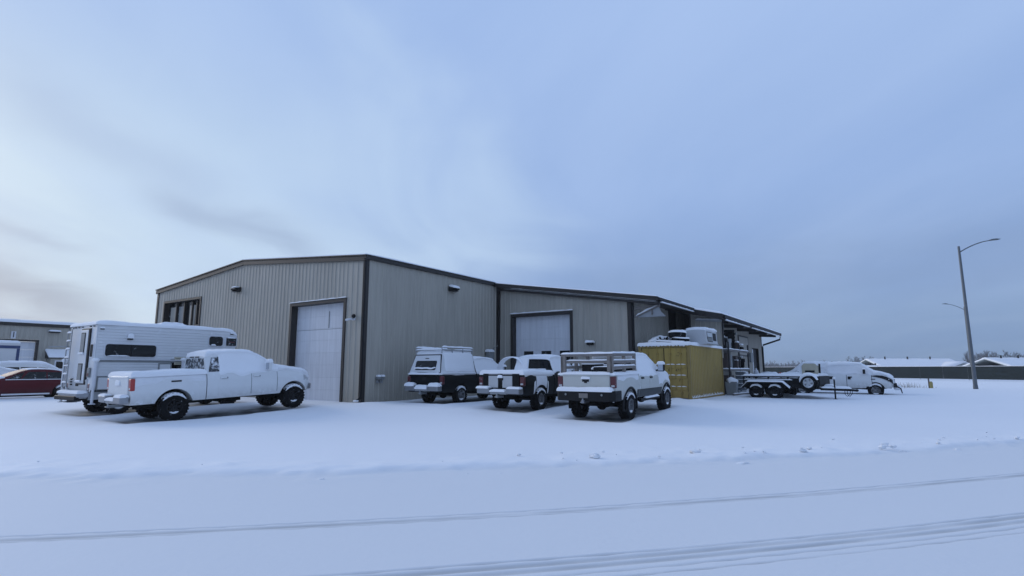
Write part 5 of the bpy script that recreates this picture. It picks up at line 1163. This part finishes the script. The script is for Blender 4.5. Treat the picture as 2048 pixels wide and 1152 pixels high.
s = B(); P = []
for i in range(17):
    a = R(20 + 140 * i / 16); e = max(.1, min(1, min(i, 16 - i) / 4)) ** .5
    P.append([(1.95 + (.40 + k * e) * math.cos(a), y, .78 + (.40 + k * e) * math.sin(a)) for y, k in ((-1.29, -.02), (-1.27, .05), (-1.15, .09), (-1.02, .05), (-1.0, -.02))])
s.grid(P).build('spare_snow', SNOW, t, smooth=60)
b = B(); b.beam((2.36, -.8, .5), (3.4, -.06, .46), .10, .12); b.build('tongue', BLACK, t, smooth=0); b = B(); b.beam((2.36, .8, .5), (3.4, .06, .46), .10, .12); b.build('tongue', BLACK, t, smooth=0)
b = B(); b.beam((3.3, 0, .46), (3.65, 0, .44), .14, .10); b.blob((3.68, 0, .44), .08, (1, 1, .8), 1, .05); b.build('coupler', BLACK, t, smooth=0)
b = B(); b.snowbar((2.36, -.8, .55), (3.45, -.04, .51), .15, .09, 2); b.snowbar((2.36, .8, .55), (3.45, .04, .51), .15, .09, 3); b.build('tongue_snow', SNOW, t, smooth=60)
b = B(); b.tube([(2.88, -.5, .05), (2.88, -.5, .95)], .035, 8); b.box(2.8, 2.96, -.58, -.42, .02, .05); jk = b.build('jack', BLACK, t); B().blob((2.88, -.5, 1.0), .07, (1, 1, .8), 2, .2).build('snow_cap', SNOW, jk, smooth=60)
for k in range(2): B().tube([(3.2 + .1 * k, -.1, .42), (3.22 + .1 * k, -.15, .25), (3.3 + .1 * k, -.12, .16), (3.4 + .08 * k, -.05, .28), (3.42 + .08 * k, 0, .42)], .014, 5).build('safety_chain', BLACK, t)
B().slab(2.4, 2.8, -.4, .4, .56, .14, 4, e=.12).build('tongue_box_snow', SNOW, t, smooth=60)

# tan machine in the bed of the white work truck, and the snowed-in van behind
q = Vector((17.95, 32.45, 0)); 
b = B(); b.prism([(-.42, .0), (.42, .0), (.42, .52), (.30, .66), (-.30, .66), (-.42, .52)], 'y', -.45, .45); 
o = b.build('tan_machine', TANP, None, smooth=0, bevel=.03); o.location = (17.72, 33.0, 1.28); o.rotation_euler = (0, 0, R(-34)); tag(o, 'small tan machine with rounded hood and dark slot in the white work truck bed', 'machine')
B().box(-.25, .25, -.47, -.45, .12, .24).build('slot', BLACK, o, smooth=0); B().slab(-.42, .42, -.45, .45, 0, .10, 3, zf=lambda x, y: .52 + .14 * (1 - max(0, abs(x) - .3) / .12)).build('snow_cap', SNOW, o, smooth=60); B().tube([(.5, -.3, 0), (.5, -.3, .62)], .05, 8).build('exhaust_stack', BLACK, o)
t = thing('snowed_in_van', 'van wholly buried in snow behind the trailer, its dark mirror showing', 'van', (22.45, 39.6, .05), 146)
t.scale = (.74, 1, 1)
vs = Shell([(-.9, .98), (2.6, .98), (3.6, .95), (3.95, .8)], [(-.95, 1.75), (-.6, 1.88), (1.9, 1.90), (2.3, 1.72), (2.9, 1.28), (3.3, 1.20), (3.8, 1.02), (3.95, .8)], [(-.9, 1.1), (2.9, 1.08), (3.95, .75)], .32, [(0, .42, .34), (2.95, .42, .34)], tum=.2)
vs.mesh('body', WHITEP, t)
for sg in (-1, 1):
    vs.side('side_window', GLASS, t, [(2.05, 1.15), (2.6, 1.15), (2.35, 1.55), (2.05, 1.6)], sg); 
    vs.snow(t, -.9, 3.9, *((-.92, -.28) if sg < 0 else (.28, .92)), .05, 80 + sg, amp=.04, nq=20, name='side_snow', m=DUST)
    mo = B().box(2.25, 2.4, *sorted((sg * .98, sg * 1.25)), 1.12, 1.38).build('mirror', BLACK, t, smooth=0, bevel=.03); B().slab(2.2, 2.45, *sorted((sg * .98, sg * 1.27)), 1.38, .08, 3, e=.05).build('snow_cap', SNOW, mo, smooth=60)
    for x in (0, 2.95): put_wheel(t, x, sg * .85, .34, .34, .22, .19, 5, ALU, lug=False)
vs.snow(t, -.95, 3.9, -.5, .5, .16, 83, amp=.02)
B().box(-.7, 3.6, -.8, .8, .25, .5).build('underbody', CHASSIS, t, smooth=0)
# snow-laden plough blade left of the van
t = thing('plough_blade', 'dark plough blade heaped with snow between the rack and the buried van', 'plough blade', (16.9, 37.5, .2), -34)
P = [[(x, .25 * math.cos(a) - .1, .55 + .5 * math.sin(a)) for x in np.linspace(-1.4, 1.0, 6)] for a in np.linspace(-1.3, 1.2, 8)]
B().grid(P).build('blade', CHASSIS, t, smooth=60); B().beam((-.6, .2, .5), (.2, 1.2, .5), .12, .12).build('arm', CHASSIS, t, smooth=0)
B().prism([(-1.45, 1.0), (-1.3, 1.32), (-.2, .86), (.75, 1.24), (1.0, 1.0), (.2, .7), (-.6, .72)], 'y', -.45, .4).build('snow_cover', SNOW, t, smooth=0, bevel=.1, seg=3)

# ------------------------------------------------------------------ cars and buildings at the left
def car(t, paint, top, belt, hw, wb, arch, rock, tr, rm=ALU, snowq=.30, th=.08, seed=0, windows=(), snow_all=False, nose=None, spokes=5):
    x0, x1 = top[0][0], top[-1][0]
    s = Shell([(x0, hw * .82), (x0 + .25, hw * .95), (x0 + .8, hw), (x1 - .9, hw), (x1 - .3, hw * .93), (x1, hw * .74)], top, belt, [(x0, rock + .08), (x0 + .5, rock), (x1 - .6, rock), (x1, rock + .06)], [(0, arch, tr), (wb, arch, tr)], tum=.34, tuck=.08)
    s.mesh('body', paint, t)
    for poly in windows:
        for sg in (-1, 1): s.side('side_window', GLASS, t, poly, sg, .005, .02)
    for x in (0, wb):
        for sg in (-1, 1): put_wheel(t, x, sg * (hw - .12), tr, tr, .22, tr - .11, spokes, rm, lug=False)
    B().box(x0 + .2, x1 - .2, -hw + .2, hw - .2, rock - .06, rock + .25).build('underbody', CHASSIS, t, smooth=0)
    return s
t = thing('red_car', 'dark red sedan with snow on its roof at the left edge beside the camper', 'car', (-23.04, 28.23, .15), 236)
wins = [[(-.35, .97), (.62, .97), (.62, 1.30), (.1, 1.30)], [(.68, .97), (1.60, .97), (1.35, 1.32), (.68, 1.32)], [(1.66, .97), (2.15, .97), (1.8, 1.2), (1.5, 1.3)]]
s = car(t, REDP, [(-1.05, .72), (-1.02, 1.0), (-.75, 1.06), (-.2, 1.28), (.4, 1.43), (1.2, 1.44), (1.6, 1.36), (2.3, 1.02), (3.2, .90), (3.65, .72), (3.75, .5)], [(-1.05, .95), (2.3, .92), (3.2, .82), (3.75, .45)], .92, 2.83, .40, .22, .34, spokes=10, windows=wins)
s.snow(t, -.3, 1.4, -.22, .22, .035, 4, amp=.02); s.snow(t, 2.2, 3.6, -.36, .36, .05, 5, amp=.05)
for sg in (-1, 1):
    P = [[(x, sg * (s.y_at(x, .955) + o), .945 + z) for x in np.linspace(-.95, 2.2, 24)] for o, z in ((.0, .03), (.03, .025), (.035, -.0), (.0, -.01))]; B().grid(P).build('sill_snow', DUST, t, smooth=60)
    P = [[(x, sg * (s.y_at(x, .27) + o), .25 + z) for x in np.linspace(.5, 2.3, 14)] for o, z in ((.0, .06), (.04, .05), (.05, .0), (.0, -.02))]; B().grid(P).build('rocker_snow', DUST, t, smooth=60)
    s.side('tail_lamp', DREDL, t, rr(-1.0, -.72, .80, .94, .03), sg, .008, .03)
B().box(.62, .68, .70, .72, .97, 1.3).build('pillar', BLACK, t, smooth=0)
suvtop = [(-1.0, .9), (-.98, 1.35), (-.7, 1.75), (-.2, 1.84), (1.5, 1.84), (1.9, 1.72), (2.6, 1.22), (3.3, 1.12), (3.75, .95), (3.85, .6)]
suvbelt = [(-1.0, 1.05), (2.6, 1.1), (3.3, 1.02), (3.85, .55)]
swin = [[(-.75, 1.15), (.4, 1.15), (.4, 1.6), (-.5, 1.6)], [(.46, 1.15), (1.3, 1.15), (1.3, 1.6), (.46, 1.6)], [(1.36, 1.15), (2.3, 1.15), (1.85, 1.55), (1.36, 1.6)]]
for lab, px, py, dz, rz, sd_, zz_ in (('white snow-covered utility car parked behind the dark red sedan', -32.3, 35.6, 0., 56, 3, .0), ('car under a thick smooth snow mound at the far left edge behind the red sedan', -29.65, 28.2, 0.1, 56, 7, .2)):
    t = thing('parked_car', lab, 'car', (px, py, .12 + zz_), rz); s = car(t, WHITEP, suvtop, suvbelt, .93, 2.75, .42, .28, .36, windows=swin)
    s.snow(t, -.95, 3.8, -.36, .36, .14, sd_, amp=.03)
    if sd_ == 7:
        for sg in (-1, 1): s.snow(t, -.95, 3.75, *((-.9, -.3) if sg < 0 else (.3, .9)), .07, 90 + sg, amp=.04, nq=20, name='side_snow')
    for sg in (-1, 1): mo = B().box(2.1, 2.25, *sorted((sg * .90, sg * 1.1)), 1.15, 1.32).build('mirror', WHITEP, t, smooth=0, bevel=.03)
t = thing('enclosed_trailer', 'white enclosed box trailer with blue edging in front of the numbered door', 'trailer', (-33.75, 37.9, .2), 56)
B().box(-5.5, 0, 0, 2.4, .55, 3.15).build('body', CAMPW, t, smooth=0, bevel=.02)
for n_, q in (('edge_trim', (-5.5, .02, -.02, -.001, 2.78, 2.98)), ('edge_trim', (-.14, .02, -.02, -.001, .75, 2.77)), ('edge_trim', (-5.5, -.15, -.02, -.001, .66, .76)), ('corner_trim', (.001, .03, -.001, 2.4, 2.8, 2.98))): B().box(*q).build(n_, BLUEP, t, smooth=0)
B().slab(-5.5, .02, -.02, 2.42, 3.15, .17, 3, e=.15).build('roof_snow', SNOW, t, smooth=60); B().box(-5.5, .0, .1, 2.3, .4, .55).build('chassis', CHASSIS, t, smooth=0)
for x in (-3.2, -2.3): put_wheel(t, x, .1, .36, .36, .22, .19, 5, ALU, lug=False); put_wheel(t, x, 2.3, .36, .36, .22, .19, 5, ALU, lug=False)
B().beam((0, 1.2, .5), (1.4, 1.2, .5), .12, .12).build('tongue', CHASSIS, t, smooth=0)

lx, ly = -38.7, 44.5
L2 = thing('workshop', 'low tan steel workshop at the left with a numbered overhead door and small awning', 'building', (lx, ly, 0), BA)
flatwall(L2, 'x', 0, [(-20, -4.2, .1, 5.0), (-4.2, .45, 3.95, 5.0), (.45, 5.2, .1, 5.0)], w=.92)
B().box(-12, -.1, 5.2, 5.3, .1, 5.1).build('end_wall', WALL, L2, smooth=0)
B().box(0, .12, -20, 5.3, 5.0, 5.2).build('eave_trim', TRIM, L2, smooth=0)
B().prism([(.15, 5.2), (-9, 5.75), (-9, 5.85), (.15, 5.28)], 'y', -20, 5.4).build('roof_panel', TRIM, L2, smooth=0)
B().slab(-9, .18, -20, 5.4, 0, .2, 4, e=.2, zf=lambda x, y: 5.28 - .0625 * (x - .15)).build('roof_snow', SNOW, L2, smooth=60)
garage(L2, 'x', 0, -4.0, .25, .1, 3.75, 6, rec=-.1) if False else None
fr = frame(L2, 'x', 0, -4.1, .28, .1, 3.78, .16, .06, name='garage_door', depth=.3)
for k in range(6): B().box(-.16, -.10, -4.09, .27, .1 + k * .61, .1 + (k + 1) * .61 - .012).build('door_section', DOORW, fr, smooth=0, bevel=.01)
B().box(-.105, -.085, -1.95, -.95, 2.32, 2.68).build('door_window', GLASS, fr, smooth=0)
B().box(.03, .06, -1.35, -1.05, 3.98, 4.55).build('number_plate', DOORW, L2, smooth=0)
text('door_number', '1', .62, BLACKT, L2, (.065, -1.2, 4.26), (R(90), 0, R(90)), .004)
a_ = B().prism([(0, 3.15), (1.0, 2.55), (1.0, 2.48), (0, 2.45)], 'y', .95, 4.6).build('awning', TRIM, L2, smooth=0)
B().slab(-.0, 1.04, .9, 4.65, 0, .12, 4, zf=lambda x, y: 3.17 - .6 * x).build('snow_cover', SNOW, a_, smooth=60)
B().box(.0, .9, 1.1, 4.5, .1, 2.45).build('porch', WALL, L2, smooth=0)
w = B().box(.88, .95, 1.35, 4.3, 1.55, 2.3).build('window', DOORW, L2, smooth=0, bevel=.01); B().box(.94, .97, 1.45, 4.2, 1.65, 2.2).build('pane', GLASS, w, smooth=0)
B().snowbar((.98, 1.35, 1.55), (.98, 4.3, 1.55), .1, .06, 3).build('sill_snow', SNOW, w, smooth=60)
wl = B().prism([(0, 4.55), (.3, 4.6), (.3, 4.68), (0, 4.75)], 'y', 1.0, 1.7).build('wall_light', BLACK, L2, smooth=0); B().slab(.02, .34, .96, 1.74, 4.68, .1, 5).build('snow_cap', SNOW, wl, smooth=60)

# ------------------------------------------------------------------ fence, far houses, lamps, post, weeds
fe = thing('boundary_fence', 'long dark green screened fence across the snow field at the right', 'fence', (59.9, 65, .2), math.degrees(math.atan2(17, -6)))
for k in range(-9, 30):
    L_ = 3.0; x = k * L_
    P = [[(x + L_ * i / 6, .03 * math.sin(i * 1.3 + k), .12 + (1.62 + .03 * nz(k, i * .5)) * j / 4) for i in range(7)] for j in range(5)]
    if k % 2 == 0: B().tube([(x, -.06, 0), (x, -.06, 1.85)], .035, 6).build('fence_post', STEEL, fe)
    B().grid(P).build('screen_panel', FENCEM, fe, smooth=60)
b = B(); b.snowbar((-27, 0, 1.74), (90, 0, 1.74), .08, .05, 3, 200); b.build('rail_snow', SNOW, fe, smooth=60)
def house(name, lab, x, y, rz, L_, Wd, ez, rz_, porch=False):
    h = thing(name, lab, 'house', (x, y, 0), rz)
    B().box(0, L_, 0, Wd, 0, ez).build('wall', HOUSEW, h, smooth=0)
    B().prism([(-.5, ez), (Wd / 2, rz_), (Wd + .5, ez), (Wd + .5, ez - .15), (Wd / 2, rz_ - .15), (-.5, ez - .15)], 'x', -.5, L_ + .5).build('roof', HOUSEW, h, smooth=0)
    B().slab(-.5, L_ + .5, -.55, Wd + .55, 0, .3, 5, e=.3, zf=lambda X, Y: ez + (rz_ - ez) * (1 - abs(Y - Wd / 2) / (Wd / 2 + .5))).build('roof_snow', SNOW, h, smooth=60)
    for k in range(3): B().tube([(L_ * (.2 + .28 * k), Wd * .45, rz_ - .2), (L_ * (.2 + .28 * k), Wd * .45, rz_ + .7)], .16, 8).build('vent_pipe', BLACK, h)
    if porch:
        B().prism([(L_ - 6.2, ez - .2), (L_ - 2.6, ez + 1.0), (L_ + 1.0, ez - .2)], 'y', -3.0, -2.9).build('porch_gable', HOUSEW, h, smooth=0)
        B().box(L_ - 5.6, L_ + .4, -2.9, 0, 0, ez - .25).build('porch_wall', HOUSEW, h, smooth=0)
        for sg in (-1, 1):
            xc = L_ - 2.6; B().add
            P = [[(xc + sg * 3.9 * i / 8, yy, ez + 1.15 - 1.35 * i / 8 + .1) for i in range(9)] for yy in (-3.4, 2.5)]; o = B().grid(P).build('porch_roof_snow', SNOW, h, smooth=60); o.modifiers.new('s', 'SOLIDIFY').thickness = .3
    return h
house('long_house', 'long low house with a broad snowy roof and porch gable behind the fence', 87.2, 130.5, -3, 19.0, 12, 1.9, 3.9, True)
house('right_house', 'snow-roofed house at the right edge behind the fence', 94.3, 105, 8, 14, 9, 2.0, 3.6)
house('small_shed', 'small snow-roofed shed left of the long house', 79.0, 125, -30, 3.2, 4, 1.7, 2.2)
def lamp(name, lab, x, y, ht, arm, rz, grp='street lamps along the road'):
    t = thing(name, lab, 'street lamp', (x, y, .15), rz, grp)
    B().tube([(0, 0, 0), (0, 0, ht)], .13, 12, .075).build('pole', POLE, t); B().lathe([(.0, .0), (.2, 0), (.2, .04), (.15, .06), (.14, .3)], 'z', n=12).build('base_plate', POLE, t)
    pts = [(0, 0, ht - .45), (arm * .25, 0, ht - .05), (arm * .55, 0, ht + .28), (arm * .8, 0, ht + .40)]
    B().tube(chaikin([(p[0], p[2]) for p in pts], 2) and [(a, 0, c) for a, c in chaikin([(p[0], p[2]) for p in pts], 2)], .045, 8, .03).build('arm', POLE, t)
    hd = B().prism([(arm * .78, ht + .36), (arm, ht + .42), (arm * 1.01, ht + .46), (arm * .9, ht + .50), (arm * .78, ht + .46)], 'y', -.14, .14).build('lamp_head', POLE, t, smooth=0, bevel=.03)
    return t
lamp('street_lamp', 'tall grey street lamp with its arm pointing right, nearest the camera', 32.95, 39.7, 10.4, 2.75, -8)
lamp('street_lamp', 'farther street lamp with its arm pointing left behind the tall one', 64.9, 78.5, 10.3, 2.9, 176)
t = thing('bollard', 'short yellow bollard standing in the snow before the fence', 'bollard', (31.2, 41.6, .18), 0)
B().lathe([(0, 0), (.14, 0), (.14, .4), (.10, .5), (0, .5)], 'z', n=12).build('base', YELB, t); B().tube([(-.12, 0, 0), (-.12, 0, .72)], .05, 8).build('stake', BROWNC, t)
b = B(); rnd = random.Random(8)
for i in range(260):
    x = rnd.gauss(29.6, .9) if i < 190 else rnd.gauss(31.2, .5); y = rnd.gauss(43.5, 1.0); L_ = rnd.uniform(.15, .55); a = rnd.uniform(0, 6.3); l = rnd.uniform(.05, .25)
    b.add([(x - .008, y, .15), (x + .008, y, .15), (x + l * math.cos(a), y + l * math.sin(a), .15 + L_), (x, y + .01, .15)], [(0, 1, 2), (1, 3, 2), (3, 0, 2)])
o = b.build('dry_weeds', WEED, None, smooth=0, fix=False); o['kind'] = 'stuff'; o['label'] = 'dry weed stalks poking through the snow near the fence'; o['category'] = 'weeds'

# ------------------------------------------------------------------ trees
def twigs(b, p, d, L, r, depth, rnd):
    q = p + d * L
    n = 4 if depth > 2 else 3
    b.tube([p, (p + q) / 2 + Vector((rnd.uniform(-1, 1), rnd.uniform(-1, 1), 0)) * L * .05, q], r, n, r * .6)
    if depth == 0: return
    for k in range(4 if depth > 1 else 5):
        f = rnd.uniform(.35, 1.0); a = rnd.uniform(0, 6.3); sp = rnd.uniform(.35, .8)
        nd = (d + Vector((math.cos(a), math.sin(a), rnd.uniform(-.1, .5))) * sp).normalized(); twigs(b, p + (q - p) * f, nd, L * rnd.uniform(.45, .68), r * .5, depth - 1, rnd)
TREES = []
for k in range(4):
    rnd = random.Random(20 + k); t = thing('bare_tree', 'tree', 'tree', (0, 0, -200))
    tr_ = B(); tr_.tube([(0, 0, -.3), (.05, .02, 2), (.0, .05, 4.2), (.04, .0, 6)], .16, 6, .04); tr_.build('trunk', BARK, t)
    cr = B()
    for i in range(15 + 3 * k):
        z = 1.2 + 4.9 * i / (15 + 3 * k); a = rnd.uniform(0, 6.3); twigs(cr, Vector((0, 0, z)), Vector((math.cos(a), math.sin(a), 1.1 + .8 * rnd.random())).normalized(), (2.4 - .25 * z) * rnd.uniform(.6, 1), .045, 2, rnd)
    cr.build('crown', TWIG, t, smooth=0, fix=False); TREES.append(t)
rnd = random.Random(77); used = [False] * 4
def plant(x, y, s, lab, grp):
    k = rnd.randrange(4)
    if not used[k]: t = TREES[k]; used[k] = True
    else: t = clone_tree(TREES[k])
    t.location = (x, y, .1); t.scale = (s, s, s * rnd.uniform(.9, 1.15)); t.rotation_euler = (0, 0, rnd.uniform(0, 6.3)); t['label'] = lab; t['group'] = grp
def at_px(px, Y): return ((px - 1024) / 1112 * Y, Y)
for i in range(64):
    px = 1932 + i * 2.6 + rnd.uniform(-2, 2); Y = rnd.uniform(150, 190); x, y = at_px(px, Y); plant(x, y, rnd.uniform(.8, 1.0) * (1 if px < 1985 else .92), 'bare frosted tree behind the houses at the right', 'bare trees right of the lamp')
for i in range(24):
    px = 1700 + i * 2.6 + rnd.uniform(-2, 2); Y = rnd.uniform(170, 210); x, y = at_px(px, Y); plant(x, y, rnd.uniform(.58, .82), 'bare frosted tree between the work truck and the long house', 'bare trees behind the work truck')
for i in range(70):
    px = 1530 + i * 3.2 + rnd.uniform(-2, 2); Y = rnd.uniform(300, 380); x, y = at_px(px, Y); plant(x, y, rnd.uniform(.6, .95), 'far bare tree on the low skyline behind the buried van', 'far trees on the skyline')
b = B()
for i in range(1500):
    px = rnd.uniform(1500, 2700); Y = rnd.uniform(420, 560); x, y = at_px(px, Y); h_ = rnd.uniform(4, 7.5) * (1 + .3 * nz(px * .02, 1)); w = rnd.uniform(.5, 1.2)
    b.add([(x - w, y, 0), (x + w, y, 0), (x + w * .7, y, h_ * .7), (x, y, h_), (x - w * .7, y, h_ * .6), (x, y + w, 0), (x, y + w, h_ * .6)], [(0, 1, 2, 3, 4), (0, 5, 6, 4), (1, 5, 6, 2), (4, 6, 3), (2, 3, 6)])
o = b.build('distant_wood', TWIG, None, smooth=0, fix=False); o['kind'] = 'stuff'; o['label'] = 'grey distant wood along the horizon'; o['category'] = 'wood'
# ------------------------------------------------------------------ winter haze: one closed box of thin air round the whole scene
def haze():
    o = B().box(-4500, 4500, -4500, 4500, -1.5, 14).build('haze', SNOW, None, smooth=0); o['kind'] = 'stuff'; o['label'] = 'thin blue winter haze'; o['category'] = 'haze'
    m = bpy.data.materials.new('haze_air'); m.use_nodes = True; nt = m.node_tree; nt.nodes.clear()
    out = nt.nodes.new('ShaderNodeOutputMaterial'); v = nt.nodes.new('ShaderNodeVolumePrincipled'); v.inputs['Color'].default_value = (.86, .9, .95, 1); v.inputs['Density'].default_value = .0006; v.inputs['Anisotropy'].default_value = .2
    nt.links.new(v.outputs[0], out.inputs['Volume']); o.data.materials.clear(); o.data.materials.append(m)
haze()
